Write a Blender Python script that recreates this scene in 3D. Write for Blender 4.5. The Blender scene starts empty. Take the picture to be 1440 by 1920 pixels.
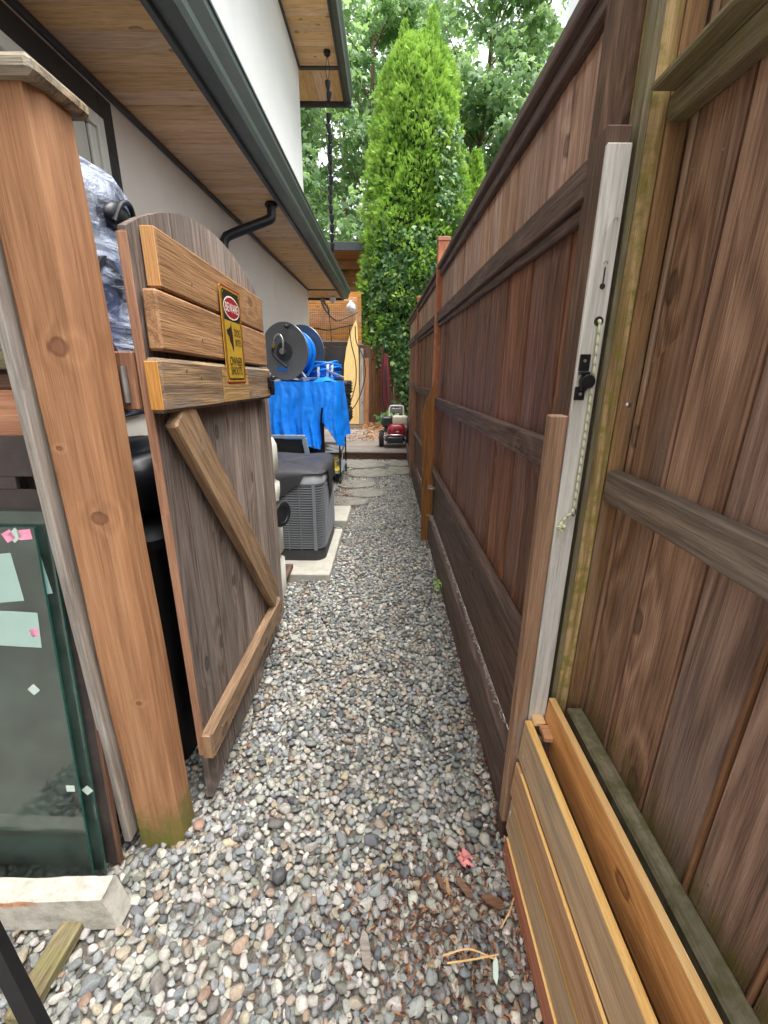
import bpy, math, random
import numpy as np
from mathutils import Matrix, Vector, Euler, noise as mnoise
random.seed(7); RNG = np.random.default_rng(7)
S = bpy.context.scene
COL = S.collection
R = math.radians

# ------------------------------------------------------------------ camera
def setup_camera():
    f = 820.0
    Y = Vector((8, 270, f)).normalized()
    Z = -Vector((-20, -2490, f)).normalized()
    Z = (Z - Y*Z.dot(Y)).normalized()
    X = Y.cross(Z)
    if X.x < 0: X = -X
    # rows: world axes written in camera coords (right, up, forward)
    right = Vector((X.x, Y.x, Z.x)); up = Vector((X.y, Y.y, Z.y)); fwd = Vector((X.z, Y.z, Z.z))
    cam = bpy.data.cameras.new('camera'); co = bpy.data.objects.new('camera', cam); COL.objects.link(co)
    m = Matrix.Identity(4)
    for i in range(3):
        m[i][0] = right[i]; m[i][1] = up[i]; m[i][2] = -fwd[i]; m[i][3] = (0, 0, 1.5)[i]
    co.matrix_world = m
    cam.sensor_fit = 'VERTICAL'; cam.sensor_height = 36.0; cam.lens = 36.0*f/1920.0
    cam.clip_start = 0.02; cam.clip_end = 400
    S.camera = co
setup_camera()

# ------------------------------------------------------------------ world, sun, exposure
SUN_EL, SUN_AZ = 74.0, 115.0           # azimuth clockwise from +Y
w = bpy.data.worlds.new('World'); S.world = w; w.use_nodes = True
nt = w.node_tree; bg = nt.nodes['Background']
sk = nt.nodes.new('ShaderNodeTexSky'); sk.sky_type = 'NISHITA'; sk.sun_disc = False
sk.sun_elevation = R(SUN_EL); sk.sun_rotation = R(SUN_AZ); sk.air_density = 1.0; sk.dust_density = 4.0; sk.ozone_density = 1.0
hs = nt.nodes.new('ShaderNodeHueSaturation'); hs.inputs['Saturation'].default_value = 0.22
nt.links.new(sk.outputs[0], hs.inputs['Color']); nt.links.new(hs.outputs[0], bg.inputs['Color'])
bg.inputs['Strength'].default_value = 0.15
sl = bpy.data.lights.new('sun', 'SUN'); sl.energy = 1.0; sl.angle = R(50); sl.color = (1.0, 0.97, 0.92)
so = bpy.data.objects.new('sun', sl); COL.objects.link(so)
_d = Vector((math.sin(R(SUN_AZ))*math.cos(R(SUN_EL)), math.cos(R(SUN_AZ))*math.cos(R(SUN_EL)), math.sin(R(SUN_EL))))
so.rotation_euler = _d.to_track_quat('Z', 'Y').to_euler(); so.location = (3, -3, 12)
S.view_settings.view_transform = 'Standard'; S.view_settings.look = 'None'
S.view_settings.exposure = 2.1; S.view_settings.gamma = 1.0; S.view_settings.use_curve_mapping = False
S.render.engine = 'CYCLES'
S.cycles.max_bounces = 8; S.cycles.diffuse_bounces = 4; S.cycles.transparent_max_bounces = 12
S.render.resolution_x = 768; S.render.resolution_y = 1024

# ------------------------------------------------------------------ colour + node helpers
def srgb(r, g, b, k=1.0):
    def f(c):
        c /= 255.0
        return (c/12.92 if c <= 0.04045 else ((c+0.055)/1.055)**2.4)*k
    return (f(r), f(g), f(b), 1.0)

class NT:
    def __init__(s, name):
        s.m = bpy.data.materials.new(name); s.m.use_nodes = True; s.t = s.m.node_tree
        s.b = s.t.nodes['Principled BSDF']; s.out = s.t.nodes['Material Output']
    def n(s, typ, **kw):
        x = s.t.nodes.new(typ)
        for k, v in kw.items(): setattr(x, k, v)
        return x
    def put(s, sock, v):
        if v is None: return
        if hasattr(v, 'is_linked') or isinstance(v, bpy.types.NodeSocket): s.t.links.new(v, sock)
        else: sock.default_value = v
    def math(s, op, a, b=None, clamp=False):
        x = s.n('ShaderNodeMath', operation=op); x.use_clamp = clamp
        s.put(x.inputs[0], a)
        if b is not None: s.put(x.inputs[1], b)
        return x.outputs[0]
    def vmath(s, op, a, b):
        x = s.n('ShaderNodeVectorMath', operation=op); s.put(x.inputs[0], a); s.put(x.inputs[1], b); return x.outputs[0]
    def noise(s, vec, scale, detail=3, rough=.55, dist=0):
        x = s.n('ShaderNodeTexNoise'); s.put(x.inputs['Vector'], vec)
        x.inputs['Scale'].default_value = scale; x.inputs['Detail'].default_value = detail
        x.inputs['Roughness'].default_value = rough; x.inputs['Distortion'].default_value = dist
        return x.outputs[0]
    def ramp(s, fac, stops, interp='LINEAR'):
        x = s.n('ShaderNodeValToRGB'); cr = x.color_ramp; cr.interpolation = interp
        while len(cr.elements) < len(stops): cr.elements.new(.5)
        for e, (p, c) in zip(cr.elements, stops):
            e.position = p; e.color = c if len(c) == 4 else (*c, 1)
        s.put(x.inputs[0], fac); return x.outputs[0]
    def mix(s, fac, a, b, mode='MIX'):
        x = s.n('ShaderNodeMix', data_type='RGBA', blend_type=mode); x.clamp_factor = True
        s.put(x.inputs[0], fac); s.put(x.inputs[6], a); s.put(x.inputs[7], b); return x.outputs[2]
    def maprange(s, v, a, b, c=0., d=1., smooth=False):
        x = s.n('ShaderNodeMapRange', interpolation_type='SMOOTHSTEP' if smooth else 'LINEAR')
        s.put(x.inputs[0], v)
        for i, q in enumerate((a, b, c, d)): s.put(x.inputs[i+1], q)
        return x.outputs[0]
    def bump(s, h, strength, dist=.01):
        x = s.n('ShaderNodeBump'); s.put(x.inputs['Height'], h)
        x.inputs['Strength'].default_value = strength; x.inputs['Distance'].default_value = dist
        s.t.links.new(x.outputs[0], s.b.inputs['Normal'])
    def set(s, **kw):
        names = dict(color='Base Color', rough='Roughness', metal='Metallic', trans='Transmission Weight', ior='IOR', alpha='Alpha', spec='Specular IOR Level', coat='Coat Weight')
        for k, v in kw.items(): s.put(s.b.inputs[names[k]], v)

G1 = (1, 1, 1, 1); G0 = (0, 0, 0, 1)
def wood(name, dark, mid, light, grey=None, greyamt=0.0, rough=.72, knots=.5, ring=1.0, bump=.35, var=.35, moss=None, mossz=None, knotcol=None, scale=1.0, hue=.0, kpos=()):
    """grain runs along the local X axis of the piece; local Y is its width, local Z its thickness"""
    s = NT(name)
    tc = s.n('ShaderNodeTexCoord').outputs['Object']
    rnd = s.n('ShaderNodeObjectInfo').outputs['Random']
    off = s.n('ShaderNodeCombineXYZ')
    s.put(off.inputs[0], s.math('MULTIPLY', rnd, 37.)); s.put(off.inputs[1], s.math('MULTIPLY', rnd, 91.)); s.put(off.inputs[2], s.math('MULTIPLY', rnd, 53.))
    p = s.vmath('ADD', tc, off.outputs[0])
    def sc(x, y, z): return s.vmath('MULTIPLY', p, (x*scale, y*scale, z*scale))
    broad = s.noise(sc(1.0, 9, 9), 1.0, 3, .6, .5)
    fine = s.maprange(s.noise(sc(7, 190, 190), 1.0, 3, .7), .30, .70)
    mid_n = s.noise(sc(3.0, 60, 60), 1.0, 3, .65, .3)
    # knots: cells in the face plane, so that a knot goes through the piece
    vo = s.n('ShaderNodeTexVoronoi', feature='F1', voronoi_dimensions='2D'); s.put(vo.inputs['Vector'], sc(3.4, 6.0, 0)); vo.inputs['Scale'].default_value = 1.0
    dist = s.math('ADD', vo.outputs['Distance'], s.math('MULTIPLY', s.math('SUBTRACT', mid_n, .5), .10))
    sepc = s.n('ShaderNodeSeparateColor'); s.put(sepc.inputs[0], vo.outputs['Color'])
    pick = s.math('LESS_THAN', sepc.outputs[0], knots*.55)
    near = s.math('MULTIPLY', s.maprange(dist, .60, .0, 0., 1., True), pick)
    kn = s.math('MULTIPLY', s.maprange(dist, .115, .075, 0., 1., True), pick)
    kin = s.math('MULTIPLY', s.maprange(dist, .085, .03, 0., 1., True), pick)
    for (kx, ky, kr) in kpos:
        vl = s.n('ShaderNodeVectorMath', operation='LENGTH')
        s.put(vl.inputs[0], s.vmath('MULTIPLY', s.vmath('SUBTRACT', tc, (kx, ky, 0)), (1/kr, .75/kr, 0)))
        dd = s.math('ADD', vl.outputs['Value'], s.math('MULTIPLY', s.math('SUBTRACT', mid_n, .5), .9))
        near = s.math('ADD', near, s.maprange(dd, 3.4, .5, 0., .55, True)); kn = s.math('MAXIMUM', kn, s.maprange(dd, 1.15, .75, 0., 1., True)); kin = s.math('MAXIMUM', kin, s.maprange(dd, .9, .3, 0., 1., True))
    cath = s.noise(sc(.50, 6.5, 6.5), 1.0, 2.5, .45, .35)
    pp = s.n('ShaderNodeMath', operation='PINGPONG'); s.put(pp.inputs[0], s.math('ADD', s.math('MULTIPLY', cath, 21.), s.math('MULTIPLY', near, 3.0))); pp.inputs[1].default_value = 1.0
    rings = s.math('POWER', pp.outputs[0], 1.6)
    f = s.math('ADD', s.math('MULTIPLY', rings, .24*ring), s.math('MULTIPLY', fine, .34))
    f = s.math('ADD', f, s.math('MULTIPLY', broad, .38)); f = s.math('ADD', f, s.math('MULTIPLY', mid_n, .40))
    f = s.math('SUBTRACT', f, .10*ring + .14)
    col = s.ramp(f, [(.10, dark), (.48, mid), (.88, light)])
    if grey is not None and greyamt > 0:
        gn = s.noise(sc(1.3, 7, 7), 1.0, 4, .6)
        gm = s.maprange(gn, .72-.5*greyamt, .95-.5*greyamt, 0., 1., True)
        gc = s.mix(s.math('MULTIPLY', fine, 1.0), tuple(c*.72 for c in grey[:3])+(1,), tuple(min(1, c*1.22) for c in grey[:3])+(1,))
        col = s.mix(s.math('MULTIPLY', gm, .9), col, gc)
    kc = knotcol or tuple(c*.35 for c in dark[:3])+(1,)
    col = s.mix(s.math('MULTIPLY', kn, .72), col, kc)
    col = s.mix(s.math('MULTIPLY', kin, .55), col, tuple(.5*(a_+b_) for a_, b_ in zip(dark[:3], mid[:3]))+(1,))
    # per-board tone
    v = s.maprange(rnd, 0., 1., 1.-var, 1.+var*.8)
    hsv = s.n('ShaderNodeHueSaturation'); s.put(hsv.inputs['Color'], col); s.put(hsv.inputs['Value'], v)
    r2 = s.math('FRACT', s.math('MULTIPLY', rnd, 17.3))
    s.put(hsv.inputs['Hue'], s.maprange(r2, 0., 1., .5-.004-hue, .5+.006+hue)); s.put(hsv.inputs['Saturation'], s.maprange(r2, 0., 1., .85, 1.12))
    col = hsv.outputs[0]
    # dirt specks and streaks
    dirt = s.maprange(s.noise(sc(6, 22, 22), 1., 5, .7), .60, .74)
    col = s.mix(s.math('MULTIPLY', dirt, .35), col, tuple(c*.4 for c in dark[:3])+(1,))
    if moss is not None:
        geo = s.n('ShaderNodeNewGeometry').outputs['Position']
        sp = s.n('ShaderNodeSeparateXYZ'); s.put(sp.inputs[0], geo)
        mn = s.noise(geo, 22., 6, .72)
        if mossz is not None:
            zf = s.maprange(sp.outputs[2], mossz[0], mossz[1], 1., 0.)
            mk = s.maprange(s.math('ADD', zf, s.math('MULTIPLY', s.math('SUBTRACT', mn, .5), 1.2)), .35, .85, 0., 1., True)
        else: mk = s.maprange(mn, .42, .62, 0., .9, True)
        mk = s.math('MULTIPLY', mk, s.maprange(fine, .25, .7, .55, 1.))
        col = s.mix(mk, col, moss)
    s.set(color=col, rough=s.maprange(fine, .2, .8, rough+.1, rough-.1), spec=.35)
    s.bump(s.math('ADD', s.math('ADD', s.math('MULTIPLY', fine, .9), s.math('MULTIPLY', rings, .30*ring)), s.math('MULTIPLY', kn, -.6)), bump, .004)
    return s.m

def plain(name, col, rough=.5, metal=0., var=.12, scale=6., bump=0., bscale=60., dirt=0., dirtcol=(.05, .04, .03, 1), spec=.5):
    s = NT(name); tc = s.n('ShaderNodeTexCoord').outputs['Object']
    n = s.noise(tc, scale, 5, .6)
    a = tuple(max(0, c*(1-var)) for c in col[:3])+(1,); b = tuple(min(1, c*(1+var)) for c in col[:3])+(1,)
    c = s.ramp(n, [(.3, a), (.7, b)])
    if dirt: c = s.mix(s.math('MULTIPLY', s.maprange(s.noise(tc, scale*1.7, 6, .7), .5, .72), dirt), c, dirtcol)
    s.set(color=c, rough=s.maprange(n, .3, .7, max(.02, rough-.08), min(1, rough+.08)), metal=metal, spec=spec)
    if bump: s.bump(s.noise(tc, bscale, 4, .6), bump, .005)
    return s.m

# ------------------------------------------------------------------ object helpers
WM = {}
def link(o, parent, M):
    COL.objects.link(o); WM[o.name] = M
    if parent is not None:
        o.parent = parent; o.matrix_parent_inverse = Matrix.Identity(4)
        o.matrix_basis = WM[parent.name].inverted() @ M
    else: o.matrix_basis = M
    return o
def tag(o, label=None, cat=None, group=None, kind=None):
    if label: o['label'] = label
    if cat: o['category'] = cat
    if group: o['group'] = group
    if kind: o['kind'] = kind
    return o
def empty(name, loc, label, cat, group=None):
    o = bpy.data.objects.new(name, None); o.empty_display_size = .1
    link(o, None, Matrix.Translation(Vector(loc))); return tag(o, label, cat, group)
def mk(name, verts, faces, mat, parent=None, smooth=False, origin=None, fmats=None):
    V = np.asarray(verts, float)
    c = (V.min(0)+V.max(0))/2 if origin is None else np.asarray(origin, float)
    me = bpy.data.meshes.new(name); me.from_pydata((V-c).tolist(), [], [list(map(int, f)) for f in faces])
    mats = mat if isinstance(mat, (list, tuple)) else [mat]
    for m in mats: me.materials.append(m)
    if fmats is not None: me.polygons.foreach_set('material_index', list(fmats))
    if smooth: me.polygons.foreach_set('use_smooth', [True]*len(me.polygons))
    me.update()
    return link(bpy.data.objects.new(name, me), parent, Matrix.Translation(Vector(c)))
def bignp(name, V, F, mat, parent=None, smooth=False, col=None, origin=(0, 0, 0)):
    """fast triangle mesh from numpy arrays"""
    V = np.asarray(V, np.float32); F = np.asarray(F, np.int32); me = bpy.data.meshes.new(name)
    o_ = np.asarray(origin, np.float32)
    me.vertices.add(len(V)); me.vertices.foreach_set('co', (V-o_).ravel())
    k = F.shape[1]
    me.loops.add(F.size); me.loops.foreach_set('vertex_index', F.ravel())
    me.polygons.add(len(F)); me.polygons.foreach_set('loop_start', np.arange(0, F.size, k, dtype=np.int32)); me.polygons.foreach_set('loop_total', np.full(len(F), k, np.int32))
    if smooth: me.polygons.foreach_set('use_smooth', np.ones(len(F), bool))
    if col is not None:
        a = me.color_attributes.new('col', 'FLOAT_COLOR', 'POINT')
        c4 = np.ones((len(V), 4), np.float32); c4[:, :3] = col; a.data.foreach_set('color', c4.ravel())
    me.materials.append(mat); me.update(calc_edges=True); me.validate()
    return link(bpy.data.objects.new(name, me), parent, Matrix.Translation(Vector(origin)))

_bc = {}
def chamfer_box(L, W, T, c):
    key = (round(L, 4), round(W, 4), round(T, 4), round(c, 4))
    if key in _bc: return _bc[key]
    h = np.array([L, W, T])/2; V = []; idx = {}
    for sx in (-1, 1):
        for sy in (-1, 1):
            for sz in (-1, 1):
                for ax in range(3):
                    v = h-c; v = v.copy(); v[ax] = h[ax]
                    idx[(sx, sy, sz, ax)] = len(V); V.append(v*np.array([sx, sy, sz]))
    F = []
    sg = [-1, 1]
    for ax in range(3):
        o1, o2 = [(1, 2), (2, 0), (0, 1)][ax]
        for s in sg:
            q = []
            for a, b in ((-1, -1), (1, -1), (1, 1), (-1, 1)):
                k = [0, 0, 0]; k[ax] = s; k[o1] = a; k[o2] = b; q.append(idx[(*k, ax)])
            F.append(q if s > 0 else q[::-1])
    for ax in range(3):
        o1, o2 = [(1, 2), (2, 0), (0, 1)][ax]
        for a in sg:
            for b in sg:
                k1 = [0, 0, 0]; k1[o1] = a; k1[o2] = b; k2 = k1.copy(); k1[ax] = -1; k2[ax] = 1
                q = [idx[(*k1, o1)], idx[(*k2, o1)], idx[(*k2, o2)], idx[(*k1, o2)]]
                F.append(q if a*b > 0 else q[::-1])
    for sx in sg:
        for sy in sg:
            for sz in sg:
                q = [idx[(sx, sy, sz, 0)], idx[(sx, sy, sz, 1)], idx[(sx, sy, sz, 2)]]
                F.append(q if sx*sy*sz > 0 else q[::-1])
    _bc[key] = (np.array(V), F); return _bc[key]
_bm = {}
def board(name, A, B, wdir, wd, th, mat, parent=None, ch=.003, label=None, twist=0.0):
    """bar from A to B (centre line); wd measured along wdir, th across"""
    A = Vector(A); B = Vector(B); x = (B-A); L = x.length; x.normalize()
    y = Vector(wdir); y = (y-x*y.dot(x)).normalized(); z = x.cross(y)
    if twist: y, z = y*math.cos(twist)+z*math.sin(twist), z*math.cos(twist)-y*math.sin(twist)
    key = (round(L, 4), round(wd, 4), round(th, 4), round(ch, 4), mat.name)
    if key not in _bm:
        V, F = chamfer_box(L, wd, th, min(ch, wd*.36, th*.36))
        me = bpy.data.meshes.new(name); me.from_pydata(V.tolist(), [], F); me.materials.append(mat); me.update(); _bm[key] = me
    M = Matrix(((x.x, y.x, z.x, 0), (x.y, y.y, z.y, 0), (x.z, y.z, z.z, 0), (0, 0, 0, 1)))
    M.translation = (A+B)/2
    o = link(bpy.data.objects.new(name, _bm[key]), parent, M)
    if label: o['label'] = label
    return o

class MB:
    def __init__(s): s.v = []; s.f = []; s.m = []
    def add(s, V, F, mi=0):
        n = len(s.v); s.v += [tuple(v) for v in V]; s.f += [[i+n for i in f] for f in F]; s.m += [mi]*len(F)
    def box(s, c, size, ch=.002, M=None, mi=0):
        V, F = chamfer_box(*size, min(ch, min(size)*.3)); V = np.array(V)
        if M is not None: V = (np.array(M.to_3x3()) @ V.T).T
        s.add(V+np.array(c), F, mi)
    def tube(s, pts, r, n=8, mi=0, closed=False, cap=True):
        pts = [Vector(p) for p in pts]; N = len(pts)
        rr = r if isinstance(r, (list, tuple)) else [r]*N
        V = []; up = None
        for i, p in enumerate(pts):
            if closed: t = (pts[(i+1) % N]-pts[i-1])
            else: t = (pts[min(i+1, N-1)]-pts[max(i-1, 0)])
            t.normalize()
            if up is None:
                up = Vector((0, 0, 1)) if abs(t.z) < .9 else Vector((1, 0, 0))
            a = (up-t*up.dot(t)).normalized(); up = a; b = t.cross(a)
            for k in range(n):
                th = 2*math.pi*k/n; V.append(p+(a*math.cos(th)+b*math.sin(th))*rr[i])
        F = []
        for i in range(N if closed else N-1):
            j = (i+1) % N
            for k in range(n):
                l = (k+1) % n; F.append([i*n+k, i*n+l, j*n+l, j*n+k])
        if cap and not closed: F.append(list(range(n))[::-1]); F.append([(N-1)*n+k for k in range(n)])
        s.add(V, F, mi)
    def lathe(s, prof, center, axis, n=24, mi=0, closed=False):
        """prof: list of (radius, distance along axis)"""
        ax = Vector(axis).normalized(); t = Vector((0, 0, 1)) if abs(ax.z) < .9 else Vector((1, 0, 0))
        a = (t-ax*t.dot(ax)).normalized(); b = ax.cross(a); c = Vector(center); V = []; F = []
        for r, h in prof:
            for k in range(n):
                th = 2*math.pi*k/n; V.append(c+ax*h+(a*math.cos(th)+b*math.sin(th))*r)
        m = len(prof)
        for i in range(m if closed else m-1):
            j = (i+1) % m
            for k in range(n):
                l = (k+1) % n; F.append([i*n+k, i*n+l, j*n+l, j*n+k])
        if not closed:
            F.append(list(range(n))[::-1]); F.append([(m-1)*n+k for k in range(n)])
        s.add(V, F, mi)
    def prism(s, poly, ext, mi=0):
        """poly: list of 3-D points, ext: vector"""
        n = len(poly); P = [Vector(p) for p in poly]; e = Vector(ext)
        s.add(P+[p+e for p in P], [list(range(n))[::-1], list(range(n, 2*n))]+[[i, (i+1) % n, n+(i+1) % n, n+i] for i in range(n)], mi)
    def build(s, name, mat, parent=None, smooth=False):
        o = mk(name, s.v, s.f, mat, parent, smooth, fmats=s.m if isinstance(mat, (list, tuple)) else None)
        return o
def autosmooth(o, ang=40):
    me = o.data; me.polygons.foreach_set('use_smooth', [True]*len(me.polygons))
    if hasattr(me, 'set_sharp_from_angle'): me.set_sharp_from_angle(angle=R(ang))
    return o
def one(name, fn, mat, parent=None, sm=True):
    b = MB(); fn(b); o = b.build(name, mat, parent)
    if sm: autosmooth(o)
    return o
def rr_ring(cx, cy, hx, hy, r, z, n=6):
    P = []
    for (sx, sy, a0) in ((1, 1, 0), (-1, 1, 90), (-1, -1, 180), (1, -1, 270)):
        for k in range(n+1):
            a = R(a0+90*k/n); P.append((cx+sx*(hx-r)+r*math.cos(a), cy+sy*(hy-r)+r*math.sin(a), z))
    return P
def loft(rings, cap=True):
    n = len(rings[0]); V = [p for r_ in rings for p in r_]; F = []
    for i in range(len(rings)-1):
        for k in range(n):
            l = (k+1) % n; F.append([i*n+k, i*n+l, (i+1)*n+l, (i+1)*n+k])
    if cap: F.append(list(range(n))[::-1]); F.append([(len(rings)-1)*n+k for k in range(n)])
    return V, F
def catmull(P, m=6):
    P = [Vector(p) for p in P]; Q = [P[0]*2-P[1]]+P+[P[-1]*2-P[-2]]; out = []
    for i in range(1, len(Q)-2):
        for k in range(m):
            t = k/m; a, b, c, d = Q[i-1:i+3]
            out.append(.5*((2*b)+(c-a)*t+(2*a-5*b+4*c-d)*t*t+(3*b-a-3*c+d)*t**3))
    return out+[P[-1]]

# ------------------------------------------------------------------ materials
M = {}
M['fence_dark'] = wood('fence_dark', srgb(62, 40, 31), srgb(138, 93, 70), srgb(182, 134, 104), grey=srgb(120, 96, 86), greyamt=.30, var=.28, knots=.25, rough=.55, bump=.3)
M['fence_upper'] = wood('fence_upper', srgb(118, 88, 74), srgb(190, 152, 128), srgb(222, 188, 162), grey=srgb(160, 138, 122), greyamt=.35, var=.25, knots=.25, rough=.7)
M['fence_rail'] = wood('fence_rail', srgb(56, 42, 37), srgb(98, 78, 69), srgb(130, 108, 97), grey=srgb(112, 98, 90), greyamt=.30, var=.12, knots=.15, rough=.7)
M['near_board'] = wood('near_board', srgb(92, 68, 56), srgb(152, 120, 101), srgb(182, 152, 132), grey=srgb(134, 116, 108), greyamt=.42, var=.26, knots=.40, rough=.55, ring=1.5, bump=.5, scale=.8, moss=srgb(116, 106, 52), mossz=(.40, .82))
M['near_bead'] = wood('near_bead', srgb(90, 60, 42), srgb(138, 100, 74), srgb(170, 130, 98), var=.12, knots=0, rough=.55)
M['rail_mossy'] = wood('rail_mossy', srgb(88, 78, 56), srgb(138, 126, 96), srgb(172, 160, 128), grey=srgb(140, 134, 112), greyamt=.5, var=.1, knots=.2, moss=srgb(126, 122, 80), ring=1.2, bump=.6)
M['ledge'] = wood('ledge', srgb(88, 80, 64), srgb(134, 126, 106), srgb(166, 158, 138), grey=srgb(104, 100, 86), greyamt=.5, var=.1, knots=.0, moss=srgb(88, 88, 52))
M['rail_grey'] = wood('rail_grey', srgb(78, 66, 58), srgb(124, 108, 96), srgb(160, 144, 130), grey=srgb(140, 130, 120), greyamt=.5, var=.1, knots=.3, ring=1.6, bump=.6, scale=.8)
M['jamb_white'] = wood('jamb_white', srgb(168, 162, 150), srgb(212, 210, 200), srgb(232, 230, 222), grey=srgb(196, 196, 192), greyamt=.4, var=.05, knots=.15, bump=.25, moss=srgb(160, 160, 72), mossz=(2.3, 1.78))
M['jamb_brown'] = wood('jamb_brown', srgb(62, 46, 38), srgb(104, 80, 66), srgb(140, 114, 96), grey=srgb(138, 124, 112), greyamt=.4, var=.1, knots=.4)
M['strip_tan'] = wood('strip_tan', srgb(112, 84, 58), srgb(160, 122, 86), srgb(188, 152, 112), grey=srgb(150, 138, 122), greyamt=.45, var=.1, knots=.3)
M['post_green'] = wood('post_green', srgb(134, 104, 62), srgb(196, 164, 108), srgb(222, 194, 138), grey=srgb(172, 158, 118), greyamt=.25, var=.05, knots=.5, ring=1.6, moss=srgb(136, 130, 54))
M['red_post'] = wood('red_post', srgb(146, 84, 56), srgb(184, 116, 80), srgb(206, 142, 104), var=.06, knots=.15, rough=.65)
M['stake'] = wood('stake', srgb(104, 66, 38), srgb(150, 100, 60), srgb(178, 126, 82), var=.12, knots=.2, rough=.7)
M['cedar_new'] = wood('cedar_new', srgb(160, 106, 64), srgb(208, 152, 98), srgb(226, 178, 124), var=.10, knots=.5, rough=.6, ring=.8, knotcol=srgb(74, 40, 22))
M['cedar_weather'] = wood('cedar_weather', srgb(150, 122, 90), srgb(198, 168, 130), srgb(218, 194, 158), grey=srgb(152, 140, 118), greyamt=.45, var=.16, knots=.4, rough=.65, ring=.8, hue=.008)
M['cedar_tan'] = wood('cedar_tan', srgb(146, 102, 64), srgb(194, 148, 100), srgb(214, 176, 128), var=.05, knots=.5, rough=.65, ring=.8)
M['cedar_edge'] = wood('cedar_edge', srgb(206, 156, 92), srgb(230, 188, 124), srgb(240, 208, 150), var=.05, knots=.1, rough=.6, ring=.5)
M['cedar_red'] = wood('cedar_red', srgb(140, 78, 48), srgb(184, 112, 72), srgb(208, 140, 98), var=.05, knots=.3)
M['gate_post'] = wood('gate_post', srgb(122, 80, 46), srgb(164, 114, 70), srgb(188, 142, 96), var=.03, knots=.12, rough=.68, ring=.7, scale=.62, kpos=[(.565, .012, .021), (.165, .026, .018), (.34, -.035, .006), (-.40, .03, .007)], moss=srgb(106, 110, 46), mossz=(-.02, .30), knotcol=srgb(96, 52, 30))
M['gate_cap'] = wood('gate_cap', srgb(70, 56, 44), srgb(150, 132, 108), srgb(196, 182, 156), grey=srgb(168, 160, 146), greyamt=.5, var=.05, knots=.1, ring=1.4)
M['gate_board'] = wood('gate_board', srgb(84, 71, 64), srgb(140, 124, 113), srgb(174, 160, 148), grey=srgb(136, 126, 118), greyamt=.55, var=.30, knots=.45, ring=1.3, bump=.5)
M['gate_top'] = wood('gate_top', srgb(88, 78, 66), srgb(138, 126, 110), srgb(178, 166, 148), grey=srgb(150, 144, 134), greyamt=.6, var=.18, knots=.3)
M['gate_orange'] = wood('gate_orange', srgb(112, 74, 34), srgb(162, 116, 62), srgb(190, 148, 92), var=.10, knots=.45, rough=.5, ring=1.0, knotcol=srgb(110, 58, 28))
M['gate_rail'] = wood('gate_rail', srgb(84, 66, 48), srgb(146, 116, 82), srgb(184, 154, 114), grey=srgb(124, 112, 100), greyamt=.55, var=.10, knots=.45, ring=1.5)
M['gate_brace'] = wood('gate_brace', srgb(104, 78, 52), srgb(152, 120, 84), srgb(184, 152, 112), grey=srgb(148, 130, 108), greyamt=.3, var=.10, knots=.4)
M['raw_orange'] = wood('raw_orange', srgb(168, 112, 60), srgb(206, 152, 92), srgb(224, 178, 116), var=.08, knots=.0, ring=.4)
M['saw_edge'] = wood('saw_edge', srgb(128, 84, 54), srgb(168, 120, 82), srgb(190, 146, 106), grey=srgb(120, 90, 70), greyamt=.25, var=.05, knots=.2)
M['grey_board'] = wood('grey_board', srgb(100, 92, 84), srgb(146, 138, 128), srgb(178, 170, 160), grey=srgb(158, 154, 148), greyamt=.6, var=.08, knots=.2)
M['ply'] = wood('ply', srgb(160, 100, 64), srgb(204, 146, 104), srgb(222, 172, 132), var=.05, knots=.3, ring=1.8, scale=.5)
M['ply_dark'] = plain('ply_dark', srgb(62, 54, 52), .6, var=.25, scale=9, bump=.15, dirt=.3, dirtcol=srgb(100, 92, 88))
M['soffit'] = wood('soffit', srgb(182, 134, 90), srgb(230, 190, 142), srgb(240, 208, 166), var=.09, knots=.55, rough=.55, ring=.5, knotcol=srgb(88, 50, 30))
M['deck'] = wood('deck', srgb(84, 76, 70), srgb(132, 122, 114), srgb(164, 154, 146), grey=srgb(126, 122, 116), greyamt=.5, var=.14, knots=.2)
M['deck_face'] = wood('deck_face', srgb(70, 48, 34), srgb(112, 80, 58), srgb(140, 106, 80), var=.12, knots=.3)
M['slab_wood'] = wood('slab_wood', srgb(204, 160, 98), srgb(232, 198, 140), srgb(242, 216, 166), var=.05, knots=.4, ring=.6)
M['back_fence'] = wood('back_fence', srgb(70, 46, 32), srgb(112, 78, 56), srgb(144, 106, 80), var=.2, knots=.3)
M['back_light'] = wood('back_light', srgb(168, 108, 62), srgb(210, 154, 100), srgb(226, 178, 126), var=.12, knots=.3)
M['bark'] = wood('bark', srgb(70, 52, 42), srgb(124, 100, 82), srgb(160, 136, 114), var=.1, knots=0, ring=1.5, bump=1.0)
M['wall_grey'] = plain('wall_grey', srgb(226, 220, 210), .9, var=.05, scale=2.2, bump=.35, bscale=90, dirt=.10, dirtcol=srgb(150, 142, 130))
M['wall_white'] = plain('wall_white', srgb(238, 240, 236), .9, var=.04, scale=1.6, bump=.3, bscale=90, dirt=.06, dirtcol=srgb(170, 170, 160))
M['trim_dark'] = plain('trim_dark', srgb(58, 62, 64), .45, var=.10, scale=5, dirt=.15, dirtcol=srgb(120, 120, 116))
M['gutter_green'] = plain('gutter_green', srgb(72, 82, 80), .40, var=.10, scale=4, dirt=.25, dirtcol=srgb(96, 100, 92))
M['black_trim'] = plain('black_trim', srgb(30, 31, 34), .5, var=.1)
M['black_pl'] = plain('black_pl', srgb(34, 35, 38), .42, var=.15, scale=10, dirt=.15, dirtcol=srgb(90, 88, 86))
M['black_bin'] = plain('black_bin', srgb(26, 27, 30), .5, var=.15, scale=4)
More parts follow.
